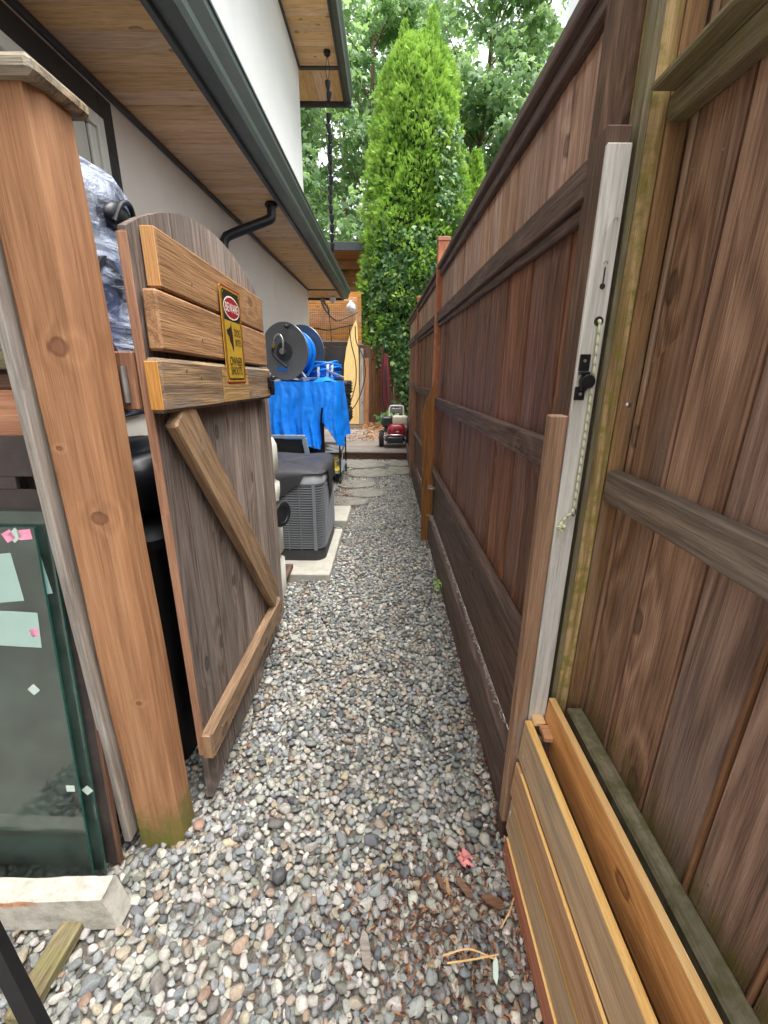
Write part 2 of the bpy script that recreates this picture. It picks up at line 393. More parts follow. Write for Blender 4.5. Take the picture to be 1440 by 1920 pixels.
M['black_metal'] = plain('black_metal', srgb(30, 30, 32), .35, .3, var=.2, scale=30)
M['win_frame'] = plain('win_frame', srgb(206, 206, 196), .5, var=.04)
M['blind'] = plain('blind', srgb(190, 188, 178), .8, var=.05)
M['concrete'] = plain('concrete', srgb(176, 172, 160), .9, var=.12, scale=14, bump=.5, bscale=90, dirt=.25, dirtcol=srgb(120, 118, 96))
M['flag'] = plain('flag', srgb(122, 119, 110), .9, var=.35, scale=16, bump=1.0, bscale=45, dirt=.7, dirtcol=srgb(84, 86, 66))
M['litter_grey'] = plain('litter_grey', srgb(150, 142, 132), .9, var=.3, scale=40)
M['steel'] = plain('steel', srgb(190, 190, 188), .3, .9, var=.1)
M['galv'] = plain('galv', srgb(150, 150, 148), .45, .7, var=.15, scale=20)
M['brass'] = plain('brass', srgb(176, 140, 70), .3, .8, var=.1)
M['ac_grey'] = plain('ac_grey', srgb(122, 125, 129), .45, var=.05, scale=3)
M['ac_light'] = plain('ac_light', srgb(176, 179, 182), .4, var=.05, scale=3)
M['ac_dark'] = plain('ac_dark', srgb(52, 53, 54), .6, var=.1)
M['ac_cover'] = plain('ac_cover', srgb(50, 50, 54), .6, var=.12, scale=5, bump=.2, bscale=25, dirt=.12, dirtcol=srgb(110, 106, 104))
M['tank_white'] = plain('tank_white', srgb(222, 222, 208), .4, var=.05, scale=5)
M['hose_blue'] = plain('hose_blue', srgb(10, 118, 206), .38, var=.10, scale=20)
M['reel_grey'] = plain('reel_grey', srgb(112, 114, 116), .34, .45, var=.08, scale=3)
M['frame_grey'] = plain('frame_grey', srgb(140, 152, 162), .4, .2, var=.06)
M['rubber'] = plain('rubber', srgb(36, 36, 37), .8, var=.15)
M['engine_red'] = plain('engine_red', srgb(158, 34, 44), .35, var=.15, scale=14, dirt=.2)
M['engine_cream'] = plain('engine_cream', srgb(226, 220, 196), .4, var=.05)
M['engine_black'] = plain('engine_black', srgb(44, 46, 50), .5, var=.1)
M['yellow'] = plain('yellow', srgb(222, 196, 60), .5, var=.1)
M['white_pl'] = plain('white_pl', srgb(222, 222, 220), .45, var=.05)
M['cable'] = plain('cable', srgb(28, 26, 26), .5)
M['maroon'] = plain('maroon', srgb(104, 30, 36), .7, var=.3, scale=12)
M['banner'] = plain('banner', srgb(44, 43, 44), .85, var=.15, scale=6, bump=.3, bscale=10)
M['paper'] = plain('paper', srgb(158, 186, 178), .9, var=.06, scale=12, dirt=.2, dirtcol=srgb(170, 172, 162))
M['tape_pink'] = plain('tape_pink', srgb(232, 150, 180), .6, var=.25, scale=40)
M['tape_white'] = plain('tape_white', srgb(186, 202, 192), .7, var=.05)
M['web'] = plain('web', srgb(200, 200, 196), .9)
M['red_leaf'] = plain('red_leaf', srgb(206, 128, 126), .6, var=.3, scale=30)
M['sign_y'] = plain('sign_y', srgb(206, 166, 58), .32, .25, var=.14, scale=9, dirt=.35, dirtcol=srgb(96, 74, 34))
M['sign_k'] = plain('sign_k', srgb(38, 30, 24), .4, var=.1)
M['sign_r'] = plain('sign_r', srgb(150, 30, 38), .35, var=.1)
M['sign_w'] = plain('sign_w', srgb(232, 228, 218), .4, var=.05)

def m_glass(name, col):
    s = NT(name); tc = s.n('ShaderNodeTexCoord').outputs['Object']; n = s.noise(tc, 7, 5, .7)
    tr = s.n('ShaderNodeBsdfTransparent'); tr.inputs[0].default_value = col
    gl = s.n('ShaderNodeBsdfGlossy'); s.put(gl.inputs['Roughness'], s.maprange(n, .35, .7, .015, .10)); gl.inputs['Color'].default_value = (.95, 1, .98, 1)
    df = s.n('ShaderNodeBsdfDiffuse'); df.inputs[0].default_value = srgb(150, 172, 162)
    fr = s.n('ShaderNodeFresnel'); fr.inputs[0].default_value = 1.95
    m1 = s.n('ShaderNodeMixShader'); s.put(m1.inputs[0], fr.outputs[0]); s.t.links.new(tr.outputs[0], m1.inputs[1]); s.t.links.new(gl.outputs[0], m1.inputs[2])
    m2 = s.n('ShaderNodeMixShader'); s.put(m2.inputs[0], s.maprange(n, .35, .75, .03, .14)); s.t.links.new(m1.outputs[0], m2.inputs[1]); s.t.links.new(df.outputs[0], m2.inputs[2])
    s.t.links.new(m2.outputs[0], s.out.inputs[0]); return s.m
M['glass'] = m_glass('glass', (.84, .95, .92, 1))
def m_edge():
    s = NT('glass_edge'); s.set(color=srgb(38, 92, 84), rough=.12, spec=.7); return s.m
M['glass_edge'] = m_edge()
M['pane_dark'] = plain('pane_dark', srgb(70, 78, 80), .06, var=.1)

def m_film():
    s = NT('plastic_film'); tc = s.n('ShaderNodeTexCoord').outputs['Object']
    n = s.noise(s.vmath('MULTIPLY', s.vmath('ADD', tc, (0, 0, 0)), (6, 5, 15)), 1.0, 6, .62, 1.4)
    tr = s.n('ShaderNodeBsdfTransparent'); tr.inputs[0].default_value = (.86, .90, .97, 1)
    mx = s.n('ShaderNodeMixShader')
    s.set(color=srgb(206, 216, 238), rough=.13, spec=.9)
    s.put(mx.inputs[0], s.maprange(n, .42, .60, .10, .80)); s.t.links.new(tr.outputs[0], mx.inputs[1]); s.t.links.new(s.b.outputs[0], mx.inputs[2])
    s.t.links.new(mx.outputs[0], s.out.inputs[0]); s.bump(n, .9, .03); return s.m
M['film'] = m_film()
def m_tarp():
    s = NT('tarp_blue'); tc = s.n('ShaderNodeTexCoord').outputs['Object']
    n = s.noise(tc, 14, 6, .65, .8); n2 = s.noise(tc, 60, 3, .6)
    s.set(color=s.ramp(n, [(.3, srgb(4, 118, 232)), (.7, srgb(20, 144, 252))]), rough=s.maprange(n, .3, .7, .30, .5), spec=.5)
    s.bump(s.math('ADD', n, s.math('MULTIPLY', n2, .3)), .22, .02); return s.m
M['tarp'] = m_tarp()
def m_stone():
    s = NT('river_stone'); at = s.n('ShaderNodeAttribute', attribute_name='col'); geo = s.n('ShaderNodeNewGeometry').outputs['Position']
    n = s.noise(geo, 130, 5, .7); n2 = s.noise(geo, 420, 3, .7)
    f = s.math('ADD', s.math('MULTIPLY', n, .7), s.math('MULTIPLY', n2, .45))
    mult = s.ramp(f, [(.35, (.55, .55, .55, 1)), (.58, (1, 1, 1, 1)), (.8, (1.45, 1.43, 1.4, 1))])
    s.set(color=s.mix(1.0, at.outputs['Color'], mult, 'MULTIPLY'), rough=s.maprange(n, .3, .7, .42, .75), spec=.4)
    s.bump(f, .25, .003); return s.m
M['stone'] = m_stone()
def m_ground(name, a, b, c, sc=40):
    s = NT(name); geo = s.n('ShaderNodeNewGeometry').outputs['Position']
    n = s.noise(geo, sc, 8, .75)
    s.set(color=s.ramp(n, [(.3, a), (.5, b), (.72, c)]), rough=.95); s.bump(n, .8, .02); return s.m
M['soil'] = m_ground('soil', srgb(34, 28, 24), srgb(72, 62, 54), srgb(110, 100, 90))
def m_leaf(name, a, b, c, trans=.35, rough=.5):
    s = NT(name); at = s.n('ShaderNodeAttribute', attribute_name='col')
    sep = s.n('ShaderNodeSeparateColor'); s.put(sep.inputs[0], at.outputs['Color'])
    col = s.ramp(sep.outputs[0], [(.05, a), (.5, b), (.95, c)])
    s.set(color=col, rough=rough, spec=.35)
    tl = s.n('ShaderNodeBsdfTranslucent'); s.put(tl.inputs[0], s.mix(.5, col, (.3, .5, .05, 1)))
    mx = s.n('ShaderNodeMixShader'); mx.inputs[0].default_value = trans
    s.t.links.new(s.b.outputs[0], mx.inputs[1]); s.t.links.new(tl.outputs[0], mx.inputs[2]); s.t.links.new(mx.outputs[0], s.out.inputs[0])
    return s.m
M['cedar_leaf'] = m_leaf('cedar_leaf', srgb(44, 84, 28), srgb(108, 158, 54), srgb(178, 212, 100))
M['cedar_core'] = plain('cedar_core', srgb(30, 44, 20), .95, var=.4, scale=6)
M['maple_leaf'] = m_leaf('maple_leaf', srgb(76, 110, 78), srgb(134, 166, 122), srgb(188, 208, 164), .5)
M['ivy_leaf'] = m_leaf('ivy_leaf', srgb(34, 72, 38), srgb(74, 116, 66), srgb(164, 188, 104), .25, .35)
M['litter'] = m_leaf('litter', srgb(96, 56, 30), srgb(164, 104, 58), srgb(208, 160, 104), .1, .8)
M['chips'] = m_leaf('chips', srgb(50, 28, 20), srgb(98, 58, 40), srgb(160, 112, 74), .0, .8)

# ================================================================== GROUND
def sheet(name, x0, x1, y0, y1, z, mat, nx=1, ny=1, amp=0.):
    V = []; F = []
    for j in range(ny+1):
        for i in range(nx+1):
            V.append((x0+(x1-x0)*i/nx, y0+(y1-y0)*j/ny, z+amp*(random.random()-.5)))
    for j in range(ny):
        for i in range(nx):
            a = j*(nx+1)+i; F.append([a, a+1, a+nx+2, a+nx+1])
    o = mk(name, V, F, mat); return tag(o, kind='structure')
sheet('ground', -120, 120, -60, 200, -.06, M['soil'])
M['fines'] = m_ground('fines', srgb(66, 62, 56), srgb(118, 112, 104), srgb(158, 152, 142), 90)
path = sheet('gravel_path', -1.5, .62, -.6, 7.6, -.022, M['fines'], 30, 110, .010)

def ico(sub):
    t = (1+5**.5)/2
    V = [(-1, t, 0), (1, t, 0), (-1, -t, 0), (1, -t, 0), (0, -1, t), (0, 1, t), (0, -1, -t), (0, 1, -t), (t, 0, -1), (t, 0, 1), (-t, 0, -1), (-t, 0, 1)]
    V = [Vector(v).normalized() for v in V]
    F = [(0, 11, 5), (0, 5, 1), (0, 1, 7), (0, 7, 10), (0, 10, 11), (1, 5, 9), (5, 11, 4), (11, 10, 2), (10, 7, 6), (7, 1, 8), (3, 9, 4), (3, 4, 2), (3, 2, 6), (3, 6, 8), (3, 8, 9), (4, 9, 5), (2, 4, 11), (6, 2, 10), (8, 6, 7), (9, 8, 1)]
    for _ in range(sub):
        mid = {}; NF = []
        def m(a, b):
            k = (min(a, b), max(a, b))
            if k not in mid: mid[k] = len(V); V.append(((V[a]+V[b])/2).normalized())
            return mid[k]
        for a, b, c in F:
            x, y, z = m(a, b), m(b, c), m(c, a); NF += [(a, x, z), (b, y, x), (c, z, y), (x, y, z)]
        F = NF
    return np.array([tuple(v) for v in V]), np.array(F, np.int32)

def stone_shapes(sub, n):
    V, F = ico(sub); out = []
    for k in range(n):
        W = V.copy()
        # knock a few flat facets into the ball, then a low-frequency swell
        for _ in range(RNG.integers(5, 12)):
            d = RNG.normal(size=3); d /= np.linalg.norm(d); lim = RNG.uniform(.45, .82)
            h = W @ d; W = W-np.outer(np.maximum(h-lim, 0)*.85, d)
        ph = RNG.uniform(0, 6.28, 3); fr = RNG.normal(size=(3, 3))*1.3
        W = W*(1+.09*np.sin(W @ fr.T+ph).sum(1)[:, None]/1.7)
        out.append(W)
    return out, F

PAL = np.array([srgb(*c)[:3] for c in [(138, 146, 150), (158, 164, 166), (176, 174, 166), (196, 192, 182), (212, 210, 202), (150, 154, 146), (120, 130, 136), (92, 100, 108), (70, 76, 84), (172, 158, 134), (190, 172, 140), (160, 132, 106), (168, 128, 104), (128, 136, 126), (186, 184, 178), (112, 108, 104)]])
PW = np.array([10, 12, 12, 9, 5, 8, 8, 5, 2.5, 7, 4, 3, 1.5, 6, 10, 4.]); PW /= PW.sum()

def gravel():
    tries = []; cells = {}; cs = .04; acc = []
    def inside(x, y):
        if y < 1.12: return -1.42 < x < .47
        if y < 2.9: return -.80 < x < .455
        if y < 4.7: return -.62 < x < .45
        return -.95 < x < .43
    for rmin, rmax, n in ((.017, .023, 900), (.0130, .017, 12000), (.0100, .013, 60000), (.0065, .010, 90000)):
        for _ in range(n):
            y = .38+(7.5-.38)*random.random()**1.0; x = random.uniform(-1.42, .47)
            if not inside(x, y): continue
            k = 1.0
            r = random.uniform(rmin, rmax)*k
            ci, cj = int(x//cs), int(y//cs); ok = True
            for i in (-1, 0, 1):
                for j in (-1, 0, 1):
                    for (u, v, q) in cells.get((ci+i, cj+j), ()):
                        if (u-x)**2+(v-y)**2 < (.75*(q+r))**2: ok = False; break
                    if not ok: break
                if not ok: break
            if ok: cells.setdefault((ci, cj), []).append((x, y, r)); acc.append((x, y, r, 0))
    # a lower layer that fills the gaps
    n2 = int(len(acc)*.8)
    for _ in range(n2):
        while True:
            y = .38+7.1*random.random(); x = random.uniform(-1.42, .47)
            if inside(x, y): break
        acc.append((x, y, random.uniform(.008, .015), 1))
    A = np.array(acc); N = len(A)
    x, y, r, lay = A.T
    asp = RNG.uniform(1.0, 1.55, N); fl = RNG.uniform(.50, .86, N)
    sc = np.stack([r*asp**.5*1.08, r/asp**.5*1.08, r*fl], 1)
    z = np.where(lay == 0, -.018+sc[:, 2]*.55+RNG.uniform(-.004, .006, N), -.019+RNG.uniform(-.004, .002, N))
    yaw = RNG.uniform(0, 6.283, N); tilt = RNG.normal(0, .30, N); tdir = RNG.uniform(0, 6.283, N)
    steep = RNG.random(N) < .06; tilt[steep] += RNG.uniform(.5, 1.1, steep.sum())
    ci = RNG.choice(len(PAL), N, p=PW)
    colr = PAL[ci]; gm = colr.mean(0, keepdims=True); colr = colr*.62+.24*colr.mean(1, keepdims=True)+.14*gm; colr = colr*np.array([.86, .85, .82])*RNG.uniform(.72, 1.12, (N, 1))*RNG.uniform(.96, 1.04, (N, 3))
    # browner, duller where leaf crumbs gather along the fence foot
    depth = y*.9498+.469
    px = r/depth; px[lay == 1] = 0
    big = set(np.argsort(-px*(1+.0*x))[:300].tolist())
    onscreen = (np.abs(x/depth) < .9)
    order = [i for i in np.argsort(-px) if onscreen[i] and (y[i]*.3127-1.5*.95)/depth[i]*820 > -1010+0 and (960-(y[i]*.3127-1.425)/depth[i]*820) < 1935][:300]
    big = set(int(i) for i in order)
    sh = {2: stone_shapes(2, 16), 1: stone_shapes(1, 20), 0: stone_shapes(0, 10)}
    def rot(i):
        return np.array((Matrix.Rotation(tilt[i], 3, Vector((math.cos(tdir[i]), math.sin(tdir[i]), 0))) @ Matrix.Rotation(yaw[i], 3, 'Z')))
    VV = []; FF = []; CC = []; off = 0
    for i in range(N):
        lod = 2 if y[i] < 1.05 and lay[i] == 0 else (1 if y[i] < 3.6 else 0)
        if lay[i] == 1 and y[i] > 1.5: lod = 0
        shapes, F = sh[lod]; W = shapes[i % len(shapes)]*sc[i]
        Rm = rot(i)
        if i in big:
            o = bignp('pebble', W, F, M['stone'], None, True, np.tile(colr[i], (len(W), 1)))
            COL.objects.unlink(o)
            Mx = Matrix(Rm.tolist()).to_4x4(); Mx.translation = (x[i], y[i], z[i]+.002)
            link(o, path, Mx); continue
        VV.append(W @ Rm.T+np.array([x[i], y[i], z[i]])); FF.append(F+off); off += len(W)
        CC.append(np.broadcast_to(colr[i], W.shape))
    o = bignp('pebbles', np.concatenate(VV), np.concatenate(FF), M['stone'], path, True, np.concatenate(CC))
    tag(o, kind='stuff'); print('gravel', N, 'tris', sum(len(f) for f in FF))
gravel()

# ================================================================== FENCE ON THE RIGHT, BEYOND THE LATCH POST
def fshift(y): return -.0125*(y-1.2)
def far_fence():
    f = empty('cedar_fence', (.45, 2.6, 0), 'tall dark stained cedar fence with red posts running beside the gravel path', 'fence')
    def pickets(y0, y1, z0, z1, mat, wdt=.15, x=.475):
        y = y0
        while y < y1-.02:
            ww = min(wdt*random.uniform(.88, 1.08), y1-y); yc = y+ww/2; dx = random.uniform(-.003, .003)
            board('picket', (x+.010+fshift(yc)+dx, yc, z0), (x+.010+fshift(yc)+dx, yc, z1), (0, 1, 0), ww-.006, .02, mat, f, .004)
            y += ww
    def rail(nm, y0, y1, za, zb, x0, x1, mat, dz=0.):
        """box from front x0 to x1 between heights za and zb"""
        xc = (x0+x1)/2
        board(nm, (xc+fshift(y0), y0, (za+zb)/2), (xc+fshift(y1), y1, (za+zb)/2+dz), (0, 0, 1), zb-za, x1-x0, mat, f, ch=.004)
    D = M['fence_rail']
    for (a, b) in ((1.17, 3.99), (4.10, 6.39), (6.50, 8.4)):
        pickets(a, b, .50, 1.90, M['fence_dark']); pickets(a, b, 1.91, 2.26, M['fence_upper'], .12)
        rail('cap_rail', a, b, 2.262, 2.298, .425, .535, D)
        rail('top_trim', a, b, 2.215, 2.259, .447, .474, D)
        rail('middle_rail', a, b, 1.868, 1.946, .436, .4735, D)
        rail('middle_trim', a, b, 1.832, 1.865, .452, .4735, D)
        rail('lower_rail', a, b, 1.235, 1.315, .438, .4735, D, -.055)
        rail('bottom_rail', a, b, .655, .690, .424, .4735, D, -.04)
        rail('bottom_trim', a, b, .60, .651, .438, .4735, D, -.04)
        rail('kick_board', a, b, .255, .595, .452, .4735, D, -.04)
        rail('ground_board', a, b, -.02, .258, .412, .450, D, -.05)
        # blocker behind, so no light leaks
        board('backing', (.512+fshift(a), a, 1.2), (.512+fshift(b), b, 1.2), (0, 0, 1), 2.08, .018, M['fence_dark'], f)
    for (x0, y0, zt) in ((.392, 4.0, 2.50), (.380, 6.40, 2.41)):
        p = board('post', (x0+.045, y0+.045, -.05), (x0+.045, y0+.045, zt-.03), (0, 1, 0), .09, .09, M['red_post'], f, .004)
        board('post_cap', (x0-.006, y0+.045, zt-.015), (x0+.096, y0+.045, zt-.015), (0, 1, 0), .102, .03, M['red_post'], f, .004)
    # end post beside the latch post
    board('end_post', (.480, 1.178, -.05), (.480, 1.178, 2.6), (1, 0, 0), .066, .045, M['jamb_brown'], f, .004)
    # debris lying on the ledge
    b = MB()
    for _ in range(260):
        y = random.uniform(1.3, 3.9); b.box((.452+fshift(y)-random.uniform(0, .012), y, .258-.05*(y-1.17)/2.8), (random.uniform(.01, .03), random.uniform(.004, .012), .006), M=Matrix.Rotation(random.random()*6, 4, 'Z'))
    tag(b.build('ledge_debris', M['litter_grey'], f), kind='stuff')
    return f
far_fence()

def stake(y, base, top, h0, h1, lab):
    """upright board with a slanted head, leaning slightly"""
    (xa, xb), (ta, tb) = base, top; t = .042
    poly = [(xa, y, -.04), (xb, y, -.04), (tb, y, h1), (ta, y, h0)]
    P = [Vector(p) for p in poly]; mid = (P[0]+P[1]+P[2]+P[3])/4
    # local X runs along the grain
    V = []
    for dy in (0, t):
        for p in P: V.append((p.z-mid.z, p.x-mid.x, -dy))
    F = [[0, 1, 2, 3], [7, 6, 5, 4]]+[[i, i+4, (i+1) % 4+4, (i+1) % 4] for i in range(4)]
    me = bpy.data.meshes.new('brace_stake'); me.from_pydata(V, [], F); me.materials.append(M['stake']); me.update()
    Mx = Matrix(((0, 1, 0, mid.x), (0, 0, -1, mid.y), (1, 0, 0, mid.z), (0, 0, 0, 1)))
    o = link(bpy.data.objects.new('brace_stake', me), None, Mx)
    return tag(o, lab, 'stake', 'brace boards along the fence')
stake(3.77, (.322, .418), (.296, .388), 1.15, 1.41, 'nearer orange brown upright board with slanted top beside the fence')
stake(6.20, (.322, .425), (.300, .402), 1.085, 1.366, 'farther orange brown upright board with slanted top, near the deck')

# latch post
def latch_post():
    t = empty('latch_post', (.457, 1.1, 0), 'weathered whitish latch post with black latch keeper and rope hole', 'post')
    # white narrow face board, brown wide side
    board('post_face', (.4575, 1.066, -.02), (.4575, 1.066, 1.93), (1, 0, 0), .050, .012, M['jamb_white'], t, .002)
    board('post_core', (.4575, 1.112, -.02), (.4575, 1.112, 1.965), (1, 0, 0), .050, .079, M['jamb_brown'], t, .003)
    s = board('stop_strip', (.411, 1.082, .07), (.411, 1.082, 1.395), (1, 0, 0), .040, .040, M['strip_tan'], t, .003)
    board('foot_block', (.413, 1.10, -.04), (.413, 1.10, .30), (1, 0, 0), .036, .06, M['jamb_brown'], t, .003)
    b = MB()
    b.box((.4475, 1.0575, 1.515), (.024, .004, .036)); b.box((.4455, 1.0575, 1.447), (.024, .004, .030))
    b.box((.4475, 1.050, 1.492), (.022, .016, .008))
    b.lathe([(.014, 0), (.0165, .004), (.0165, .018), (.014, .022)], (.4545, 1.036, 1.474), (0, 1, 0), 16)
    b.box((.448, 1.050, 1.462), (.014, .018, .018))
    k = b.build('latch_keeper', M['black_metal'], t); autosmooth(k)
    b = MB()
    for z in (1.519, 1.446): b.lathe([(.0035, 0), (.0035, .003)], (.4465, 1.0535, z), (0, 1, 0), 10)
    b.build('screw', M['steel'], k)
    one('rope_hole', lambda b: b.lathe([(.0095, 0), (.0105, .0012), (.0095, .0024)], (.4665, 1.0585, 1.602), (0, 1, 0), 20), M['black_pl'], t)
    one('key_hole', lambda b: (b.lathe([(.006, 0), (.006, .0015)], (.463, 1.0588, 1.672), (0, 1, 0), 12), b.box((.463, 1.0588, 1.692), (.003, .0015, .034))), M['black_pl'], t)
    for x, z in ((.470, 1.795), (.462, 1.715)):
        one('staple', lambda b: b.tube([(x-.004, 1.059, z), (x-.003, 1.055, z+.004), (x+.003, 1.055, z+.004), (x+.004, 1.059, z)], .0009, 6), M['galv'], t)
    return t
latch_post()
def rope():
    P = catmull([(.4665, 1.062, 1.603), (.4665, 1.052, 1.595), (.4672, 1.050, 1.52), (.4695, 1.050, 1.44), (.470, 1.050, 1.30), (.4695, 1.050, 1.20), (.470, 1.052, 1.17), (.466, 1.050, 1.158), (.456, 1.049, 1.150), (.448, 1.049, 1.138), (.444, 1.048, 1.128)], 10)
    t = empty('rope', tuple(P[-1]), 'yellow green flecked cord hanging down the face of the latch post', 'rope')
    s = NT('rope_mat'); tc = s.n('ShaderNodeTexCoord').outputs['Object']
    wv = s.n('ShaderNodeTexWave', bands_direction='DIAGONAL'); s.put(wv.inputs['Vector'], tc); wv.inputs['Scale'].default_value = 30; wv.inputs['Distortion'].default_value = 3
    s.set(color=s.ramp(wv.outputs['Fac'], [(.0, srgb(128, 132, 108)), (.08, srgb(188, 194, 148)), (.8, srgb(216, 220, 184))]), rough=.8)
    s.bump(wv.outputs['Fac'], .4, .002)
    one('cord', lambda b: b.tube(P, .0034, 8), s.m, t)
    kn = MB()
    for k in range(5):
        a = k*1.3; c = Vector((.444+.003*math.cos(a), 1.048+.002*math.sin(a), 1.126-.003*k))
        kn.tube([c+Vector((.0065*math.cos(u), .004*math.sin(u), .005*math.sin(u+a))) for u in [i*2*math.pi/10 for i in range(10)]], .0028, 6, closed=True)
    kn.tube([(.444, 1.048, 1.115), (.441, 1.049, 1.105), (.440, 1.050, 1.095)], [.0025, .0018, .001], 6)
    autosmooth(kn.build('knot', s.m, t))
    one('hook', lambda b: b.tube([(.471, 1.0590, 1.150), (.471, 1.050, 1.148), (.474, 1.047, 1.156), (.475, 1.052, 1.166)], .0012, 6), M['black_metal'], t)
rope()

# ================================================================== NEAR FENCE ON THE RIGHT
def near_fence():
    f = empty('board_fence', (.58, .6, 0), 'weathered brown wide board fence with grey rail at the right, nearest to the viewer', 'fence')
    X = .588
    # split, mossy end post
    board('post', (.5325, 1.13, -.05), (.5325, 1.13, 2.6), (1, 0, 0), .044, .09, M['post_green'], f, .004)
    board('post', (.578, 1.128, -.05), (.578, 1.128, 2.6), (1, 0, 0), .044, .09, M['strip_tan'], f, .005, label='paler half of the split end post')
    board('post_strip', (.506, 1.10, -.05), (.506, 1.10, 2.6), (1, 0, 0), .014, .05, M['rail_mossy'], f, .002)
    ys = [1.075, 1.045, .905, .735, .575, .415, .25, .085, -.08, -.25, -.42]+[-.42-.17*k for k in range(1, 12)]
    for a, b in zip(ys[:-1], ys[1:]):
        mat = M['strip_tan'] if a-b < .05 else M['near_board']
        yc = (a+b)/2; dx = random.uniform(-.002, .002)
        tl = random.uniform(-.004, .004)
        board('fence_board', (X+.011+dx, yc+.012, .42), (X+.011+dx, yc-.012+tl, 2.6), (0, 1, 0), a-b-.012, .022, mat, f, .004)
        if a-b > .05:
            board('bead', (X+.002, b+.012, .42), (X+.002, b-.012, 2.6), (0, 1, 0), .0095, .016, M['near_bead'], f, .0035)
    # bead runs vertically: rotate its grain by building the material on its own axis
    board('backing', (X+.035, -.53, .40), (X+.035, -.53, 2.6), (0, 1, 0), 3.54, .012, M['near_board'], f)  # sheet added behind the boards to block light through the gaps
    board('rail', (.568, 1.075, 1.222), (.568, -2.29, 1.222), (0, 0, 1), .080, .037, M['rail_grey'], f, .004)
    board('top_rail', (.566, 1.075, 1.990), (.566, -2.29, 1.990), (0, 0, 1), .046, .040, M['rail_mossy'], f, .004)
    board('top_rail_cap', (.545, 1.068, 2.020), (.545, -2.29, 2.020), (1, 0, 0), .085, .014, M['rail_mossy'], f, .004)
    board('bottom_rail', (.5635, 1.06, .503), (.5635, -2.29, .503), (0, 0, 1), .088, .047, M['ledge'], f, .006)
    board('bottom_board', (.596, 1.06, .22), (.596, -2.29, .22), (0, 0, 1), .48, .02, M['jamb_brown'], f, .004)
    nb = MB()
    for a, b in zip(ys[:-1], ys[1:]):
        if a-b > .05:
            for z in (1.34, 1.10, 1.88, .62):
                for q in (.03, a-b-.03): nb.lathe([(.0026, 0), (.0026, .0016)], (X+.001, b+q+random.uniform(-.006, .006), z+random.uniform(-.01, .01)), (-1, 0, 0), 8)
    tag(nb.build('nails', M['galv'], f), kind='stuff')
    for y, x, z in ((1.083, .577, 1.42), (1.082, .568, 2.08)):
        one('bolt', lambda q: q.lathe([(.0055, 0), (.0065, .002), (.004, .004)], (x, 1.0845, z), (0, -1, 0), 12), M['steel'], f)
    return f
near_fence()

# ================================================================== CEDAR PLANTER LEANING BY THE FENCE
def planter():
    t = empty('cedar_planter', (.45, .6, 0), 'new cedar planter box of horizontal slats standing on the gravel, bottom right', 'planter')
    z = 0.0; y0, y1 = 1.02, -.35
    hs_ = [(.0, .083, 'cedar_red'), (.090, .214, 'cedar_weather'), (.222, .350, 'cedar_tan'), (.358, .500, 'cedar_weather')]
    for i, (a, b, m) in enumerate(hs_):
        xa = .398+.075*a+(0, .003, -.002, .001)[i]
        e = random.uniform(-.006, .006)+(.035 if i == 3 else -.012+.02*i)
        board('slat', (xa+.0, y0+e, (a+b)/2), (xa+.012, y1, (a+b)/2), (.045, 0, 1), b-a, .020, M[m], t, .0035)
    # pale sawn edges that show between and on top of the slats
    for i, (a, b, m) in enumerate(hs_[:3]):
        xe = .398+.075*a+(0, .003, -.002)[i]+.045*(b-a)/2; board('slat_edge', (xe-.0060, y0-.02, b+.0012), (xe+.0060, y1, b+.0012), (1, 0, 0), .0085, .0030, M['cedar_edge'], t, .0006)
    board('top_edge', (.4290, y0+.03, .5025), (.4410, y1, .5025), (1, 0, 0), .0200, .004, M['cedar_edge'], t, .001)
    board('back_board', (.4855, 1.052, .510), (.4955, y1, .510), (.05, 0, 1), .145, .018, M['cedar_new'], t, .003)
    board('back_edge', (.4895, 1.052, .5845), (.4995, y1, .5845), (1, 0, 0), .0185, .004, M['cedar_edge'], t, .001)
    board('back_board', (.488, 1.03, .22), (.496, y1, .22), (0, 0, 1), .42, .018, M['cedar_weather'], t, .003)
    board('end_cleat', (.452, 1.00, .505), (.478, 1.00, .505), (0, 1, 0), .05, .018, M['cedar_new'], t, .003)
    board('end_cleat', (.440, 1.046, .508), (.474, 1.046, .508), (0, 1, 0), .034, .016, M['cedar_edge'], t, .003)
    board('end_board', (.455, 1.00, .0), (.455, 1.00, .49), (1, 0, 0), .06, .018, M['jamb_brown'], t, .002)
    for k in range(8):
        a = hs_[k % 4]; zz = a[0]+.03+.04*(k//4); xx = .3855+.075*zz
        one('screw', lambda b: b.lathe([(.003, 0), (.003, .002)], (xx, .985, zz), (-1, 0, 0), 8), M['galv'], t)
    for i, zz in enumerate((.06, .17, .30, .40)):
        one('staple_tag', lambda b: b.box((.386+.075*zz, 1.016, zz), (.003, .006, .018)), M['tape_white'], t)
    return t
planter()
